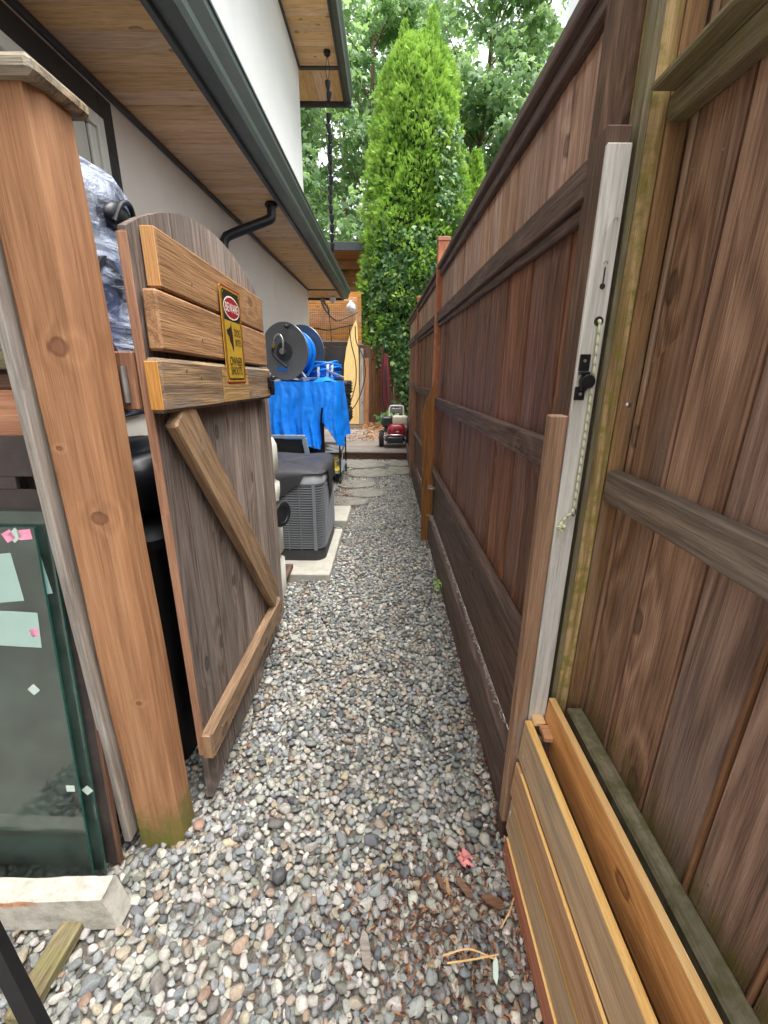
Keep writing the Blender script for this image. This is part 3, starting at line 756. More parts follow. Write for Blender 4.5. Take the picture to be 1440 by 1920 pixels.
# ================================================================== HOUSE ON THE LEFT
WX, WY = -1.35, 8.04; SZ, UZ = 2.73, 5.65
def box_part(name, lo, hi, mat, parent, ch=.004):
    return one(name, lambda b: b.box([(l+h)/2 for l, h in zip(lo, hi)], [h-l for l, h in zip(lo, hi)], ch), mat, parent, False)
def house():
    h = empty('house', (-3, 4, 0), 'grey rendered house with dark gutters and pine soffits along the left side', 'house')
    box_part('lower_wall', (-9, -3, -.05), (WX, WY, SZ), M['wall_grey'], h)
    box_part('upper_wall', (-9, -3, SZ+.30), (WX, WY, UZ), M['wall_white'], h)
    # lower eave
    XE = -.875; YE = 9.02
    y = -2.3
    while y < WY-.01:
        w_ = min(.128, WY-y); board('soffit_board', (WX, y+w_/2, SZ+.012), (XE, y+w_/2, SZ+.012), (0, 1, 0), w_-.004, .02, M['soffit'], h, .005); y += .128
    x = -3.4
    while x < XE-.01:
        w_ = min(.128, XE-x); board('soffit_board', (x+w_/2, WY+.045, SZ+.012), (x+w_/2, YE-.03, SZ+.012), (1, 0, 0), w_-.003, .02, M['soffit'], h, .003); x += .128
    box_part('soffit_trim', (WX+.001, -2.3, SZ-.028), (WX+.022, WY, SZ+.002), M['trim_dark'], h)
    box_part('soffit_trim', (WX, WY+.001, SZ-.012), (XE, WY+.045, SZ+.004), M['trim_dark'], h)
    box_part('eave_deck', (-3.4, -2.4, SZ+.03), (XE, YE, SZ+.10), M['trim_dark'], h)
    # fascia and gutter, extruded along Y
    def prof(pts, y0, y1, name, mat):
        b = MB(); b.prism([(p[0], y0, p[1]) for p in pts], (0, y1-y0, 0)); return b.build(name, mat, h)
    prof([(XE-.002, SZ-.025), (XE+.022, SZ-.025), (XE+.022, SZ+.20), (XE-.002, SZ+.20)], -2.4, YE, 'fascia', M['trim_dark'])
    prof([(XE+.024, SZ-.005), (XE+.105, SZ-.005), (XE+.118, SZ+.02), (XE+.118, SZ+.052), (XE+.150, SZ+.105), (XE+.150, SZ+.135), (XE+.158, SZ+.137), (XE+.158, SZ+.148), (XE+.143, SZ+.148), (XE+.143, SZ+.11), (XE+.108, SZ+.055), (XE+.108, SZ+.026), (XE+.10, SZ+.006), (XE+.032, SZ+.006), (XE+.032, SZ+.148), (XE+.024, SZ+.148)], -2.4, YE+.03, 'gutter', M['gutter_green'])
    box_part('back_fascia', (-3.4, YE+.001, SZ-.03), (XE-.004, YE+.026, SZ+.16), M['trim_dark'], h)
    box_part('back_gutter', (-3.4, YE+.028, SZ-.02), (XE+.02, YE+.15, SZ+.13), M['black_trim'], h)
    # lower roof slope
    V = [(WX+.02, -2.4, SZ+.42), (WX+.02, YE, SZ+.42), (XE+.03, YE, SZ+.20), (XE+.03, -2.4, SZ+.20)]
    mk('lower_roof', V+[(a, b_, c-.06) for a, b_, c in V], [[3, 2, 1, 0], [4, 5, 6, 7]]+[[i, (i+1) % 4, (i+1) % 4+4, i+4] for i in range(4)], M['trim_dark'], h)
    # upper eave
    XU = -.77; YU = 8.95
    y = 5.2
    while y < WY-.01:
        w_ = min(.135, WY-y); board('soffit_board', (WX, y+w_/2, UZ+.012), (XU, y+w_/2, UZ+.012), (0, 1, 0), w_-.003, .02, M['soffit'], h, .003); y += .135
    x = -2.4
    while x < XU-.01:
        w_ = min(.135, XU-x); board('soffit_board', (x+w_/2, WY+.07, UZ+.012), (x+w_/2, YU-.03, UZ+.012), (1, 0, 0), w_-.003, .02, M['soffit'], h, .003); x += .135
    box_part('soffit_trim', (WX, WY+.002, UZ-.012), (XU, WY+.07, UZ+.004), M['trim_dark'], h)
    box_part('soffit_trim', (WX+.001, 5.2, UZ-.03), (WX+.03, WY, UZ+.002), M['trim_dark'], h)
    box_part('upper_roof', (-9, -3, UZ+.24), (XU+.02, YU, UZ+.34), M['trim_dark'], h)
    prof([(XU-.002, UZ-.03), (XU+.022, UZ-.03), (XU+.022, UZ+.235), (XU-.002, UZ+.235)], -3, YU, 'fascia', M['trim_dark'])
    prof([(XU+.024, UZ-.005), (XU+.105, UZ-.005), (XU+.12, UZ+.05), (XU+.150, UZ+.105), (XU+.150, UZ+.15), (XU+.14, UZ+.15), (XU+.14, UZ+.11), (XU+.105, UZ+.06), (XU+.095, UZ+.01), (XU+.032, UZ+.01), (XU+.032, UZ+.15), (XU+.024, UZ+.15)], -3, YU+.03, 'gutter', M['gutter_green'])
    box_part('back_fascia', (-9, YU+.001, UZ-.06), (XU+.12, YU+.03, UZ+.22), M['trim_dark'], h)
    # window
    wx = WX; y0, y1, z0, z1 = 1.05, 2.455, 1.35, 2.575
    wn = box_part('window', (wx-.02, y0, z0), (wx+.004, y1, z1), M['pane_dark'], h)
    for nm, lo, hi in (('trim', (wx, y1, z0-.1), (wx+.022, y1+.105, z1+.105)), ('trim', (wx, y0-.1, z1), (wx+.022, y1-.001, z1+.105)), ('trim', (wx, y0-.1, z0-.1), (wx+.022, y0-.001, z1-.001)), ('trim', (wx, y0, z0-.1), (wx+.022, y1-.001, z0-.001))):
        box_part(nm, lo, hi, M['black_trim'], wn)
    F_ = .055
    for lo, hi in (((wx+.005, y1-F_, z0), (wx+.035, y1-.002, z1-.002)), ((wx+.005, y0, z1-F_), (wx+.035, y1-F_-.001, z1-.002)), ((wx+.005, y0, z0), (wx+.035, y0+F_, z1-F_-.001)), ((wx+.005, y1-F_*1.9, z0), (wx+.022, y1-F_-.002, z1-F_-.002)), ((wx+.005, y1-.42, z0), (wx+.03, y1-.37, z1-F_-.002))):
        box_part('frame', lo, hi, M['win_frame'], wn)
    box_part('blind', (wx+.0045, y0+.06, z0+.02), (wx+.009, y1-.11, z1-.06), M['blind'], wn)
    # downspout
    P = [(-.935, 4.02, SZ+.02), (-.935, 4.02, SZ-.075)]+[(-.935-.028*(1-math.cos(a)), 4.02-.004*k, SZ-.075-.045*math.sin(a)) for k, a in enumerate((.4, .8, 1.2))]
    P += [(-.99, 4.0, SZ-.135), (-1.22, 3.93, SZ-.235), (-1.275, 3.915, SZ-.262), (-1.298, 3.905, SZ-.30), (-1.303, 3.90, SZ-.36), (-1.303, 3.90, .15)]
    d = one('downspout', lambda b: b.tube(P, .036, 14), M['black_pl'], h)
    one('outlet', lambda b: b.lathe([(.05, 0), (.05, .018), (.04, .03)], (-.935, 4.02, SZ-.03), (0, 0, 1), 16), M['black_pl'], d)
    # a lamp under the far eave
    lp = one('eave_lamp', lambda b: b.lathe([(.03, 0), (.055, .02), (.05, .09), (.03, .11)], (-1.02, 8.75, SZ-.005), (0, 0, -1), 14), M['white_pl'], h)
    return h
house()
def rain_chain():
    t = empty('rain_chain', (-.89, 7.72, 2.95), 'black cup link rain chain hanging from the upper pine soffit', 'rain chain')
    x, y = -.89, 7.72
    one('hook', lambda b: b.lathe([(.05, 0), (.045, .04), (.02, .06)], (x, y, UZ), (0, 0, -1), 12), M['black_metal'], t)
    one('wire', lambda b: (b.tube([(x-.005, y, UZ-.06), (x-.03, y, UZ-.2), (x, y, UZ-.34)], .004, 6), b.tube([(x+.005, y, UZ-.06), (x+.03, y, UZ-.2), (x, y, UZ-.34)], .004, 6)), M['black_metal'], t)
    z = UZ-.33; i = 0; cup = None
    while z > 2.98:
        if i != 2:
            if cup is None:
                cup = one('cup', lambda b: (b.lathe([(.042, 0), (.036, -.05), (.022, -.10), (.018, -.104), (.03, -.05), (.036, -.004)], (x, y, z), (0, 0, 1), 10), b.tube([(x, y, z-.09), (x, y, z-.15)], .006, 6)), M['black_metal'], t); c0 = z
            else:
                o = bpy.data.objects.new('cup', cup.data); Mx = WM[cup.name].copy(); Mx.translation.z += z-c0; Mx.translation.x += random.uniform(-.008, .008)
                Mx = Mx @ Matrix.Rotation(random.uniform(-.15, .15), 4, 'Y'); link(o, t, Mx)
        z -= .125; i += 1
rain_chain()

# ================================================================== GATE
def gate():
    g = empty('garden_gate', (-.63, 1.75, 0), 'open weathered wooden gate with arched top and diagonal brace', 'gate')
    def arch(y): return 1.945-.135*((y-1.69)/.52)**2 if y < 1.69 else 1.945-.16*((y-1.69)/.645)**2
    ys = [1.175, 1.30, 1.425, 1.565, 1.705, 1.85, 1.985, 2.125, 2.245, 2.335]
    for i, (a, b) in enumerate(zip(ys[:-1], ys[1:])):
        yc = (a+b)/2; hw = (b-a)/2-.004; t = .020; x0 = -.618-random.uniform(0, .002)
        top = [arch(a+.002), (arch(yc)), arch(b-.002)]
        z0 = .035+.02*random.random()+(.03 if i > 4 else -.02); zm = (z0+1.7)/2
        # local X up the grain, local Y across
        pts = [(z0, -hw), (z0, hw), (top[2], hw), (top[1], 0), (top[0], -hw)]
        V = [(p-zm, q, 0) for p, q in pts]+[(p-zm, q, -t) for p, q in pts]; n = 5
        F = [list(range(n)), list(range(n, 2*n))[::-1]]+[[k, k+n, (k+1) % n+n, (k+1) % n] for k in range(n)]
        me = bpy.data.meshes.new('gate_plank'); me.from_pydata(V, [], F); me.materials.append(M['gate_board']); me.materials.append(M['gate_top']); me.update()
        Mx = Matrix(((0, 0, 1, x0), (0, 1, 0, yc), (1, 0, 0, zm), (0, 0, 0, 1)))
        link(bpy.data.objects.new('gate_plank', me), g, Mx)
    # reddish sawn edge of the hinge-side plank
    board('edge_strip', (-.629, 1.1725, .22), (-.629, 1.1725, 1.80), (1, 0, 0), .024, .006, M['saw_edge'], g, .001)
    X = -.598
    # two tongue and groove boards across the top
    board('top_board', (X, 1.235, 1.760), (X, 2.19, 1.722), (0, 0, 1), .141, .036, M['gate_orange'], g, .005)
    board('top_board', (X+.002, 1.190, 1.611), (X+.002, 2.20, 1.574), (0, 0, 1), .146, .038, M['gate_orange'], g, .006)
    board('raw_end', (X, 1.2335, 1.694), (X, 1.2335, 1.828), (1, 0, 0), .034, .004, M['raw_orange'], g, .001)
    # middle rail in three tones
    seg = [(1.150, 1.430, 'grey_board'), (1.4305, 1.80, 'gate_brace'), (1.8005, 2.222, 'gate_rail')]
    for a, b, m in [(1.150, 2.222, 'gate_rail')]:
        zz = lambda y: 1.452-.028*(y-1.15)/1.07
        board('middle_rail', (X+.004, a, zz(a)), (X+.004, b, zz(b)), (0, 0, 1), .138-.0, .042, M[m], g, .010)
    board('raw_end', (X+.004, 1.1495, 1.392), (X+.004, 1.1495, 1.512), (1, 0, 0), .034, .004, M['raw_orange'], g, .0015); board('raw_end', (X+.002, 1.1455, .236), (X+.002, 1.1455, .330), (1, 0, 0), .032, .004, M['strip_tan'], g, .0015)
    board('raw_patch', (X+.0262, 1.57, 1.442), (X+.0262, 1.86, 1.434), (0, 0, 1), .118, .0016, M['gate_brace'], g, .0004)
    # diagonal brace, bottom rail
    board('brace', (X, 1.262, 1.385), (X, 2.075, .335), (0, 1, .9), .135, .036, M['gate_brace'], g, .006)
    board('bottom_rail', (X+.002, 1.146, .283), (X+.002, 2.135, .250), (0, 0, 1), .108, .040, M['gate_brace'], g, .009)
    # latch on the free edge
    b = MB()
    b.box((X+.030, 2.185, 1.432), (.012, .05, .050), .003); b.box((X+.036, 2.205, 1.405), (.016, .022, .070), .003)
    b.tube([(X+.03, 2.16, 1.445), (X+.03, 2.27, 1.445)], .008, 8)
    b.tube([(X+.034, 2.22+.02*math.cos(a), 1.392+.016*math.sin(a)) for a in [i*math.pi/5 for i in range(10)]], .004, 6, closed=True)
    autosmooth(b.build('latch', M['black_metal'], g))
    for (y, z) in ((1.42, 1.73), (1.98, 1.72), (1.45, 1.58), (1.99, 1.555), (1.40, 1.47), (1.30, 1.49), (2.08, 1.44), (1.35, 1.29), (1.36, 1.25), (1.23, .29), (1.6, .28), (2.0, .26)):
        one('screw', lambda q: q.lathe([(.0042, 0), (.0042, .0015)], (X+.0215 if z > 1.52 else X+.026 if z > 1.38 else X+.0225, y, z), (1, 0, 0), 8), M['galv'], g)
    # hinges and the hinge block behind the planks
    board('hinge_block', (-.690, 1.20, 1.535), (-.690, 1.20, 1.39), (0, 1, 0), .085, .09, M['stake'], g, .004)
    hb = MB()
    for z in (1.455,):
        hb.tube([(-.668, 1.150, z-.045), (-.668, 1.150, z+.045)], .0075, 10)
        hb.box((-.668, 1.165, z), (.003, .03, .085))
    autosmooth(hb.build('hinge', M['galv'], g))
    return g
gate()

def sign():
    t = empty('metal_sign', (-.57, 1.725, 1.44), 'yellow and black enamel warning sign on the gate, lettered BEWARE DOG BITES', 'sign')
    X = -.5695; yc, zc = 1.725, 1.604; W, H = .205, .322; tl = R(1.2)
    # local frame: u to the right as read (world +Y), v up, n out of the gate (+X)
    Mx = Matrix(((0, 0, 1, X), (math.cos(tl), math.sin(tl), 0, yc), (-math.sin(tl), math.cos(tl), 0, zc), (0, 0, 0, 1)))
    Mx = Mx @ Matrix.Rotation(R(.0), 4, 'Y')
    def rrect(w_, h_, r, d0, d1, name, mat, parent, cx=0, cy=0):
        P = rr_ring(cx, cy, w_/2, h_/2, r, 0, 5); n = len(P)
        V = [(p[0], p[1], d0) for p in P]+[(p[0], p[1], d1) for p in P]
        F = [list(range(n))[::-1], list(range(n, 2*n))]+[[i, (i+1) % n, n+(i+1) % n, n+i] for i in range(n)]
        me = bpy.data.meshes.new(name); me.from_pydata(V, [], F); me.materials.append(mat); me.update()
        return link(bpy.data.objects.new(name, me), parent, Mx)
    pl = rrect(W, H, .008, -.003, .0, 'plate', M['sign_y'], t)
    def annulus(w1, h1, r1, w2, h2, r2, name, mat, d=.0006, cx=0, cy=0, ell=False):
        if ell:
            A = [(cx+w1/2*math.cos(a), cy+h1/2*math.sin(a)) for a in [i*2*math.pi/40 for i in range(40)]]
            B = [(cx+w2/2*math.cos(a), cy+h2/2*math.sin(a)) for a in [i*2*math.pi/40 for i in range(40)]]
        else:
            A = [p[:2] for p in rr_ring(cx, cy, w1/2, h1/2, r1, 0, 5)]; B = [p[:2] for p in rr_ring(cx, cy, w2/2, h2/2, r2, 0, 5)]
        n = len(A); V = [(*a, d) for a in A]+[(*b, d) for b in B]
        F = [[i, (i+1) % n, n+(i+1) % n, n+i] for i in range(n)]
        me = bpy.data.meshes.new(name); me.from_pydata(V, [], F); me.materials.append(mat); me.update()
        return link(bpy.data.objects.new(name, me), t, Mx)
    annulus(W*.998, H*.998, .008, W*.955, H*.972, .008, 'rim', M['sign_r'], .0008)
    annulus(W*.90, H*.935, .016, W*.845, H*.90, .012, 'border', M['sign_k'])
    def poly(P, name, mat, d):
        me = bpy.data.meshes.new(name); me.from_pydata([(*p, d) for p in P], [], [list(range(len(P)))]); me.materials.append(mat); me.update()
        return link(bpy.data.objects.new(name, me), t, Mx)
    # black field behind the oval
    poly([(-.084, .040+.012), (.084, .040+.012), (.084, .135), (.070, .147), (-.070, .147), (-.084, .135)], 'black_field', M['sign_k'], .0004)
    def ell(w_, h_, cy, mat, d, name): poly([(w_/2*math.cos(a), cy+h_/2*math.sin(a)) for a in [i*2*math.pi/40 for i in range(40)]], name, mat, d)
    ell(.166, .078, .096, M['sign_w'], .0010, 'oval_rim'); ell(.154, .068, .096, M['sign_r'], .0014, 'oval')
    # dog head in profile
    P = [(-.070, .020), (-.068, .006), (-.058, .002), (-.048, -.004), (-.044, -.016), (-.030, -.030), (-.022, -.044), (-.012, -.052), (-.008, -.030), (-.010, -.004), (-.013, .014), (-.018, .028), (-.020, .048), (-.027, .036), (-.034, .030), (-.046, .026), (-.056, .022)]
    poly(P, 'dog_silhouette', M['sign_k'], .0007)
    def text(s_, size, cx, cy, mat, d, bold=.0, name='lettering'):
        cu = bpy.data.curves.new('txt', 'FONT'); cu.body = s_; cu.size = size; cu.align_x = 'CENTER'; cu.align_y = 'CENTER'; cu.offset = bold; cu.resolution_u = 3
        o = bpy.data.objects.new('txt', cu); COL.objects.link(o); bpy.context.view_layer.update()
        me = bpy.data.meshes.new_from_object(o.evaluated_get(bpy.context.evaluated_depsgraph_get())); COL.objects.unlink(o); bpy.data.objects.remove(o)
        V = np.array([v.co for v in me.vertices]); V = V-(V.max(0)+V.min(0))/2
        for v, q in zip(me.vertices, V): v.co = (q[0]+cx, q[1]*1.22+cy, d)
        me.materials.clear(); me.materials.append(mat)
        link(bpy.data.objects.new(name, me), t, Mx)
    text('BEWARE', .034, 0, .096, M['sign_w'], .0018, .0002)
    text('DOG', .031, .040, .016, M['sign_k'], .0009, .0002); text('BITES', .027, .044, -.018, M['sign_k'], .0009, .0002)
    text('OWNER', .036, .004, -.085, M['sign_k'], .0009, .0003); text('SHOOTS', .032, .004, -.118, M['sign_k'], .0009, .0003)
sign()

def gate_post():
    t = empty('gate_post', (-.74, 1.09, 0), 'thick square timber gate post with flat cap and green algae at its foot', 'post')
    # six by six with chamfered arrises; local X up the grain
    hw, hd = .068, .062; cx, cy = -.742, 1.085; z0, z1 = -.06, 2.005; c = .012
    ring = [(-hw+c, -hd), (hw-c*1.6, -hd), (hw, -hd+c*2.4), (hw, hd-c), (hw-c, hd), (-hw+c, hd), (-hw, hd-c), (-hw, -hd+c)]
    zs = np.linspace(z0, z1, 22); V = []; n = 8; zm = (z0+z1)/2
    for z in zs:
        for k, (x, y) in enumerate(ring): V.append((z-zm, x+.0018*math.sin(z*7+k), -(y+.0018*math.sin(z*5+2*k))))
    F = [[i*n+k, i*n+(k+1) % n, (i+1)*n+(k+1) % n, (i+1)*n+k] for i in range(21) for k in range(n)]+[list(range(n)), [21*n+k for k in range(n)][::-1]]
    me = bpy.data.meshes.new('shaft'); me.from_pydata(V, [], F); me.materials.append(M['gate_post']); me.update()
    o = link(bpy.data.objects.new('shaft', me), t, Matrix(((0, 1, 0, cx), (0, 0, -1, cy), (1, 0, 0, zm), (0, 0, 0, 1))))
    autosmooth(o, 25)
    b = board('post_cap', (cx-.085, cy, 2.022), (cx+.088, cy, 2.022), (0, 1, 0), .178, .034, M['gate_cap'], t, .010)
    return t
gate_post()
# ================================================================== LEFT FOREGROUND: FENCE PANEL, BOARDS, GLASS, SLAB
def left_fence():
    f = empty('side_fence', (-1.0, 1.12, 0), 'patched plank fence panel left of the gate post, behind the glass sheets', 'fence')
    board('edge_board', (-.826, 1.045, .04), (-.826, 1.045, 1.98), (1, 0, 0), .024, .09, M['grey_board'], f, .003)
    for i in range(6):
        x = -.905-.13*i
        board('fence_board', (x, 1.135, .05), (x, 1.135, 1.95), (1, 0, 0), .125, .018, M['gate_board'], f, .003)
    board('rail', (-.842, 1.10, 1.515), (-1.7, 1.10, 1.515), (0, 0, 1), .05, .04, M['rail_mossy'], f, .004)
    board('frame_strip', (-.862, 1.108, 1.545), (-.862, 1.108, 1.95), (1, 0, 0), .03, .02, M['rail_mossy'], f, .003)
    board('rail', (-.842, 1.105, 1.462), (-1.7, 1.105, 1.462), (0, 0, 1), .034, .03, M['back_fence'], f, .003)
    board('patch_panel', (-.845, 1.098, 1.385), (-1.7, 1.098, 1.385), (0, 0, 1), .115, .014, M['ply'], f, .002)
    board('lower_rail', (-.842, 1.10, .30), (-1.7, 1.10, .30), (0, 0, 1), .085, .038, M['rail_mossy'], f, .004)
left_fence()
def lean(y_of_z):                       # helper: leaning plane, y as function of z
    return y_of_z
def dark_panel():
    t = empty('dark_plywood_sheet', (-1.1, .97, 0), 'dark brown plywood sheet with a slot, leaning behind the glass', 'plywood')
    H = 1.335; y0, y1 = .962, 1.07; x1 = -.842
    a = math.atan2(y1-y0, H); L = math.hypot(H, y1-y0)
    u = Vector((0, math.sin(a), math.cos(a))); n = Vector((0, math.cos(a), -math.sin(a)))
    c0 = Vector((0, y0, 0))
    def slab(xa, xb, va, vb, th, nm, mat, d=0.):
        return board(nm, c0+u*((va+vb)/2)+n*(d+th/2)+Vector((xa, 0, 0)), c0+u*((va+vb)/2)+n*(d+th/2)+Vector((xb, 0, 0)), u, vb-va, th, mat, t, .001)
    slab(-1.75, x1, 0, 1.205, .012, 'sheet', M['ply_dark']); slab(-1.75, x1, 1.238, L, .012, 'sheet', M['ply_dark'])
    slab(-.885, x1, 1.2055, 1.2375, .012, 'sheet', M['ply_dark']); slab(-1.75, -.935, 1.2055, 1.2375, .012, 'sheet', M['ply_dark'])
    board('edge_band', c0+Vector((x1+.006, .006, 0)), c0+u*L+Vector((x1+.006, .006, 0)), (1, 0, 0), .010, .016, M['back_fence'], t, .001)
dark_panel()
def glass_sheets():
    for i, (x1, y0, y1, H, lab) in enumerate(((-.880, .905, 1.015, 1.115, 'front greenish glass sheet with stickers leaning at the left edge'), (-.858, .928, 1.038, 1.150, 'rear greenish glass sheet whose edge shows right of the front one'))):
        t = empty('glass_sheet', (-1.15, y0, 0), lab, 'glass', 'glass sheets leaning on the fence')
        a = math.atan2(y1-y0, H); u = Vector((0, math.sin(a), math.cos(a))); n = Vector((0, math.cos(a), -math.sin(a)))
        L = math.hypot(H, y1-y0); x0 = -1.75; th = .007; c0 = Vector((0, y0, .0))
        P = [c0+Vector((x0, 0, 0)), c0+Vector((x1, 0, 0)), c0+u*L+Vector((x1, 0, 0)), c0+u*L+Vector((x0, 0, 0))]
        V = P+[p+n*th for p in P]
        mk('pane', V, [[0, 1, 2, 3], [7, 6, 5, 4], [0, 4, 5, 1], [1, 5, 6, 2], [2, 6, 7, 3], [3, 7, 4, 0]], [M['glass'], M['glass_edge']], t, fmats=[0, 0, 0, 1, 1, 1])
        def sticker(x, v, w_, h_, rot, mat, nm='sticker', side=-1):
            c = c0+u*v+Vector((x, 0, 0))+n*(-.0012 if side < 0 else th+.0012); e1 = Vector((1, 0, 0))*math.cos(rot)+u*math.sin(rot); e2 = u*math.cos(rot)-Vector((1, 0, 0))*math.sin(rot)
            Q = [c-e1*w_/2-e2*h_/2, c+e1*w_/2-e2*h_/2, c+e1*w_/2+e2*h_/2, c-e1*w_/2+e2*h_/2]
            b = MB(); b.prism(Q, n*.0008); b.build(nm, mat, t)
        if i == 0:
            sticker(-.905, L-.018, .034, .026, .1, M['tape_pink']); sticker(-.930, L-.02, .03, .026, .7, M['tape_white']); sticker(-.946, L-.022, .026, .026, .5, M['tape_pink'])
            sticker(-.99, .985, .095, .13, .1, M['paper'], 'paper_label'); sticker(-.985, .845, .15, .10, -.05, M['paper'], 'paper_label')
            sticker(-.925, .835, .022, .022, .3, M['tape_pink'])
            sticker(-.955, .665, .024, .024, .7, M['tape_white']); sticker(-.902, .345, .024, .020, .0, M['tape_white'])
        else:
            sticker(-.915, .98, .065, .10, .15, M['paper'], 'paper_label', -1); sticker(-.905, .645, .026, .022, .1, M['tape_white']); sticker(-.872, .315, .024, .024, .7, M['tape_white'])
glass_sheets()
def slab():
    # broken concrete kerb piece lying in front of the glass
    rows = []; N = 26
    prof = [(.0, .0), (.0, .118), (.008, .126), (.055, .126), (.06, .12), (.06, .0)]      # (depth, height)
    xs = np.linspace(-1.75, -.742, N); V = []; n = len(prof)
    for i, x in enumerate(xs):
        for k, (d, z) in enumerate(prof):
            j = random.uniform(-.0015, .0015); e = 0
            if i >= N-2: e = (-.028*(z/.126)+random.uniform(-.006, .006)) if i == N-1 else -.028*(z/.126)*.9+random.uniform(-.004, .004)
            V.append((x+e, .795+d+j+.03*(x+.74), z+j-.004+.010*0))
    F = [[i*n+k, (i+1)*n+k, (i+1)*n+(k+1) % n, i*n+(k+1) % n] for i in range(N-1) for k in range(n)]+[list(range(n)), [(N-1)*n+k for k in range(n)][::-1]]
    o = mk('concrete_slab', V, [f[::-1] for f in F], M['concrete_rust']); tag(o, 'pale broken concrete kerb piece with rust stain lying before the glass sheets', 'concrete')
def m_concrust():
    s = NT('concrete_rust'); geo = s.n('ShaderNodeNewGeometry').outputs['Position']; sp = s.n('ShaderNodeSeparateXYZ'); s.put(sp.inputs[0], geo)
    n = s.noise(geo, 22, 6, .65); n2 = s.noise(geo, 120, 4, .7)
    col = s.ramp(n, [(.3, srgb(150, 147, 136)), (.5, srgb(184, 181, 170)), (.72, srgb(204, 200, 190))])
    zb = s.math('ABSOLUTE', s.math('SUBTRACT', sp.outputs[2], .104)); xb = s.maprange(sp.outputs[0], -.93, -.98, 0., 1.)
    rust = s.math('MULTIPLY', s.maprange(s.math('ADD', zb, s.math('MULTIPLY', s.math('SUBTRACT', n2, .5), .035)), .014, .002, 0., 1.), xb)
    col = s.mix(s.math('MULTIPLY', rust, .85), col, srgb(196, 112, 40))
    s.set(color=col, rough=.92); s.bump(s.math('ADD', n, n2), .5, .006); return s.m
M['concrete_rust'] = m_concrust(); slab()
tag(board('timber_offcut', (-.862, .87, .012), (-.872, .60, .012), (1, 0, 0), .058, .038, M['rail_mossy'], None, .004), 'short mossy timber offcut on the gravel under the concrete piece', 'timber')
def tube_leg():
    b = MB(); b.tube([(-.885, .63, .33), (-.70, .515, .10)], .021, 4)
    o = b.build('black_metal_leg', M['black_metal']); tag(o, 'black square metal leg cut off by the bottom left corner', 'metal leg')
tube_leg()

# ================================================================== STUFF BEHIND THE GATE
def wrinkle(V, amp, fr, seed):
    r_ = np.random.default_rng(seed); V = np.array(V)
    for k in range(7):
        d = r_.normal(size=3); d /= np.linalg.norm(d); e = r_.normal(size=3); e /= np.linalg.norm(e)
        ph = r_.uniform(0, 6.28); f_ = fr*(1+.7*k)
        V = V+np.outer(np.abs(np.sin(V @ d*f_+ph+1.5*np.sin(V @ e*f_*.6)))-.5, e)*amp/(1+.45*k)
    return V
def blob(c, h, sub, amp, fr, seed, sq=.6):
    V, F = ico(sub); W = np.sign(V)*np.abs(V)**sq; W = W/np.abs(W).max(0)
    W = W*np.array(h); W = wrinkle(W, amp, fr, seed)+np.array(c); return W, F
def bins():
    b = MB()
    t = empty('black_bin', (-.98, 1.75, 0), 'black plastic wheelie bin standing behind the open gate', 'bin')
    V, F = loft([rr_ring(-.985, 1.62, .20, .27, .05, -.02), rr_ring(-.985, 1.62, .235, .30, .05, .92)]); autosmooth(mk('body', V, F, M['black_bin'], t))
    V, F = loft([rr_ring(-.985, 1.62, .25, .32, .06, .925), rr_ring(-.985, 1.62, .25, .32, .06, .96), rr_ring(-.985, 1.62, .20, .27, .06, 1.0)]); autosmooth(mk('lid', V, F, M['black_bin'], t))
    V, F = blob((-.98, 1.62, 1.12), (.26, .31, .12), 3, .03, 9, 5); o = bignp('black_sack', V, F, M['sack'], None, True, origin=(-.98, 1.62, 1.0)); tag(o, 'shiny black plastic sack lying on the bin behind the gate', 'sack')
    t2 = empty('black_bin', (-1.0, 2.2, 0), 'second black bin farther back behind the gate planks', 'bin')
    V, F = loft([rr_ring(-1.02, 2.24, .20, .20, .05, -.02), rr_ring(-1.02, 2.24, .22, .22, .05, .9)]); autosmooth(mk('body', V, F, M['black_bin'], t2))
M['sack'] = plain('sack', srgb(26, 28, 34), .36, var=.2, scale=8)
bins()
def wrapped():
    t = empty('wrapped_bundle', (-1.0, 1.9, 1.2), 'bundle wrapped in clear plastic film with black handle hole, behind the gate post', 'bundle')
    V, F = blob((-1.02, 1.66, 1.70), (.20, .34, .37), 5, .050, 8, 11, .60)
    V[:, 2] -= np.clip((V[:, 1]-1.82), 0, 1)*.6*(V[:, 2] > 1.6)
    bignp('film', V, F, M['film'], t, True, origin=(-1.0, 1.85, 1.6))
    V, F = blob((-1.04, 1.64, 1.60), (.15, .28, .28), 3, .02, 7, 12, .7)
    bignp('contents', V, F, M['contents'], t, True, origin=(-1.0, 1.85, 1.5))
    V, F = blob((-.845, 1.545, 1.935), (.034, .060, .038), 2, .01, 14, 13, .8); bignp('handle_hole', V, F, M['sack'], t, True, origin=(-.84, 1.64, 1.83))
    one('handle', lambda b: b.tube(catmull([(-.82, 1.50, 1.91), (-.808, 1.53, 1.962), (-.808, 1.58, 1.972), (-.82, 1.62, 1.93)], 5), .008, 8), M['black_pl'], t)
    one('wheel_rim', lambda b: b.lathe([(.13, -.01), (.15, -.012), (.15, .012), (.13, .01)], (-.850, 1.47, 1.66), (1, .25, 0), 28, closed=True), M['black_pl'], t)
M['contents'] = plain('contents', srgb(84, 92, 128), .5, var=.6, scale=5)
wrapped()

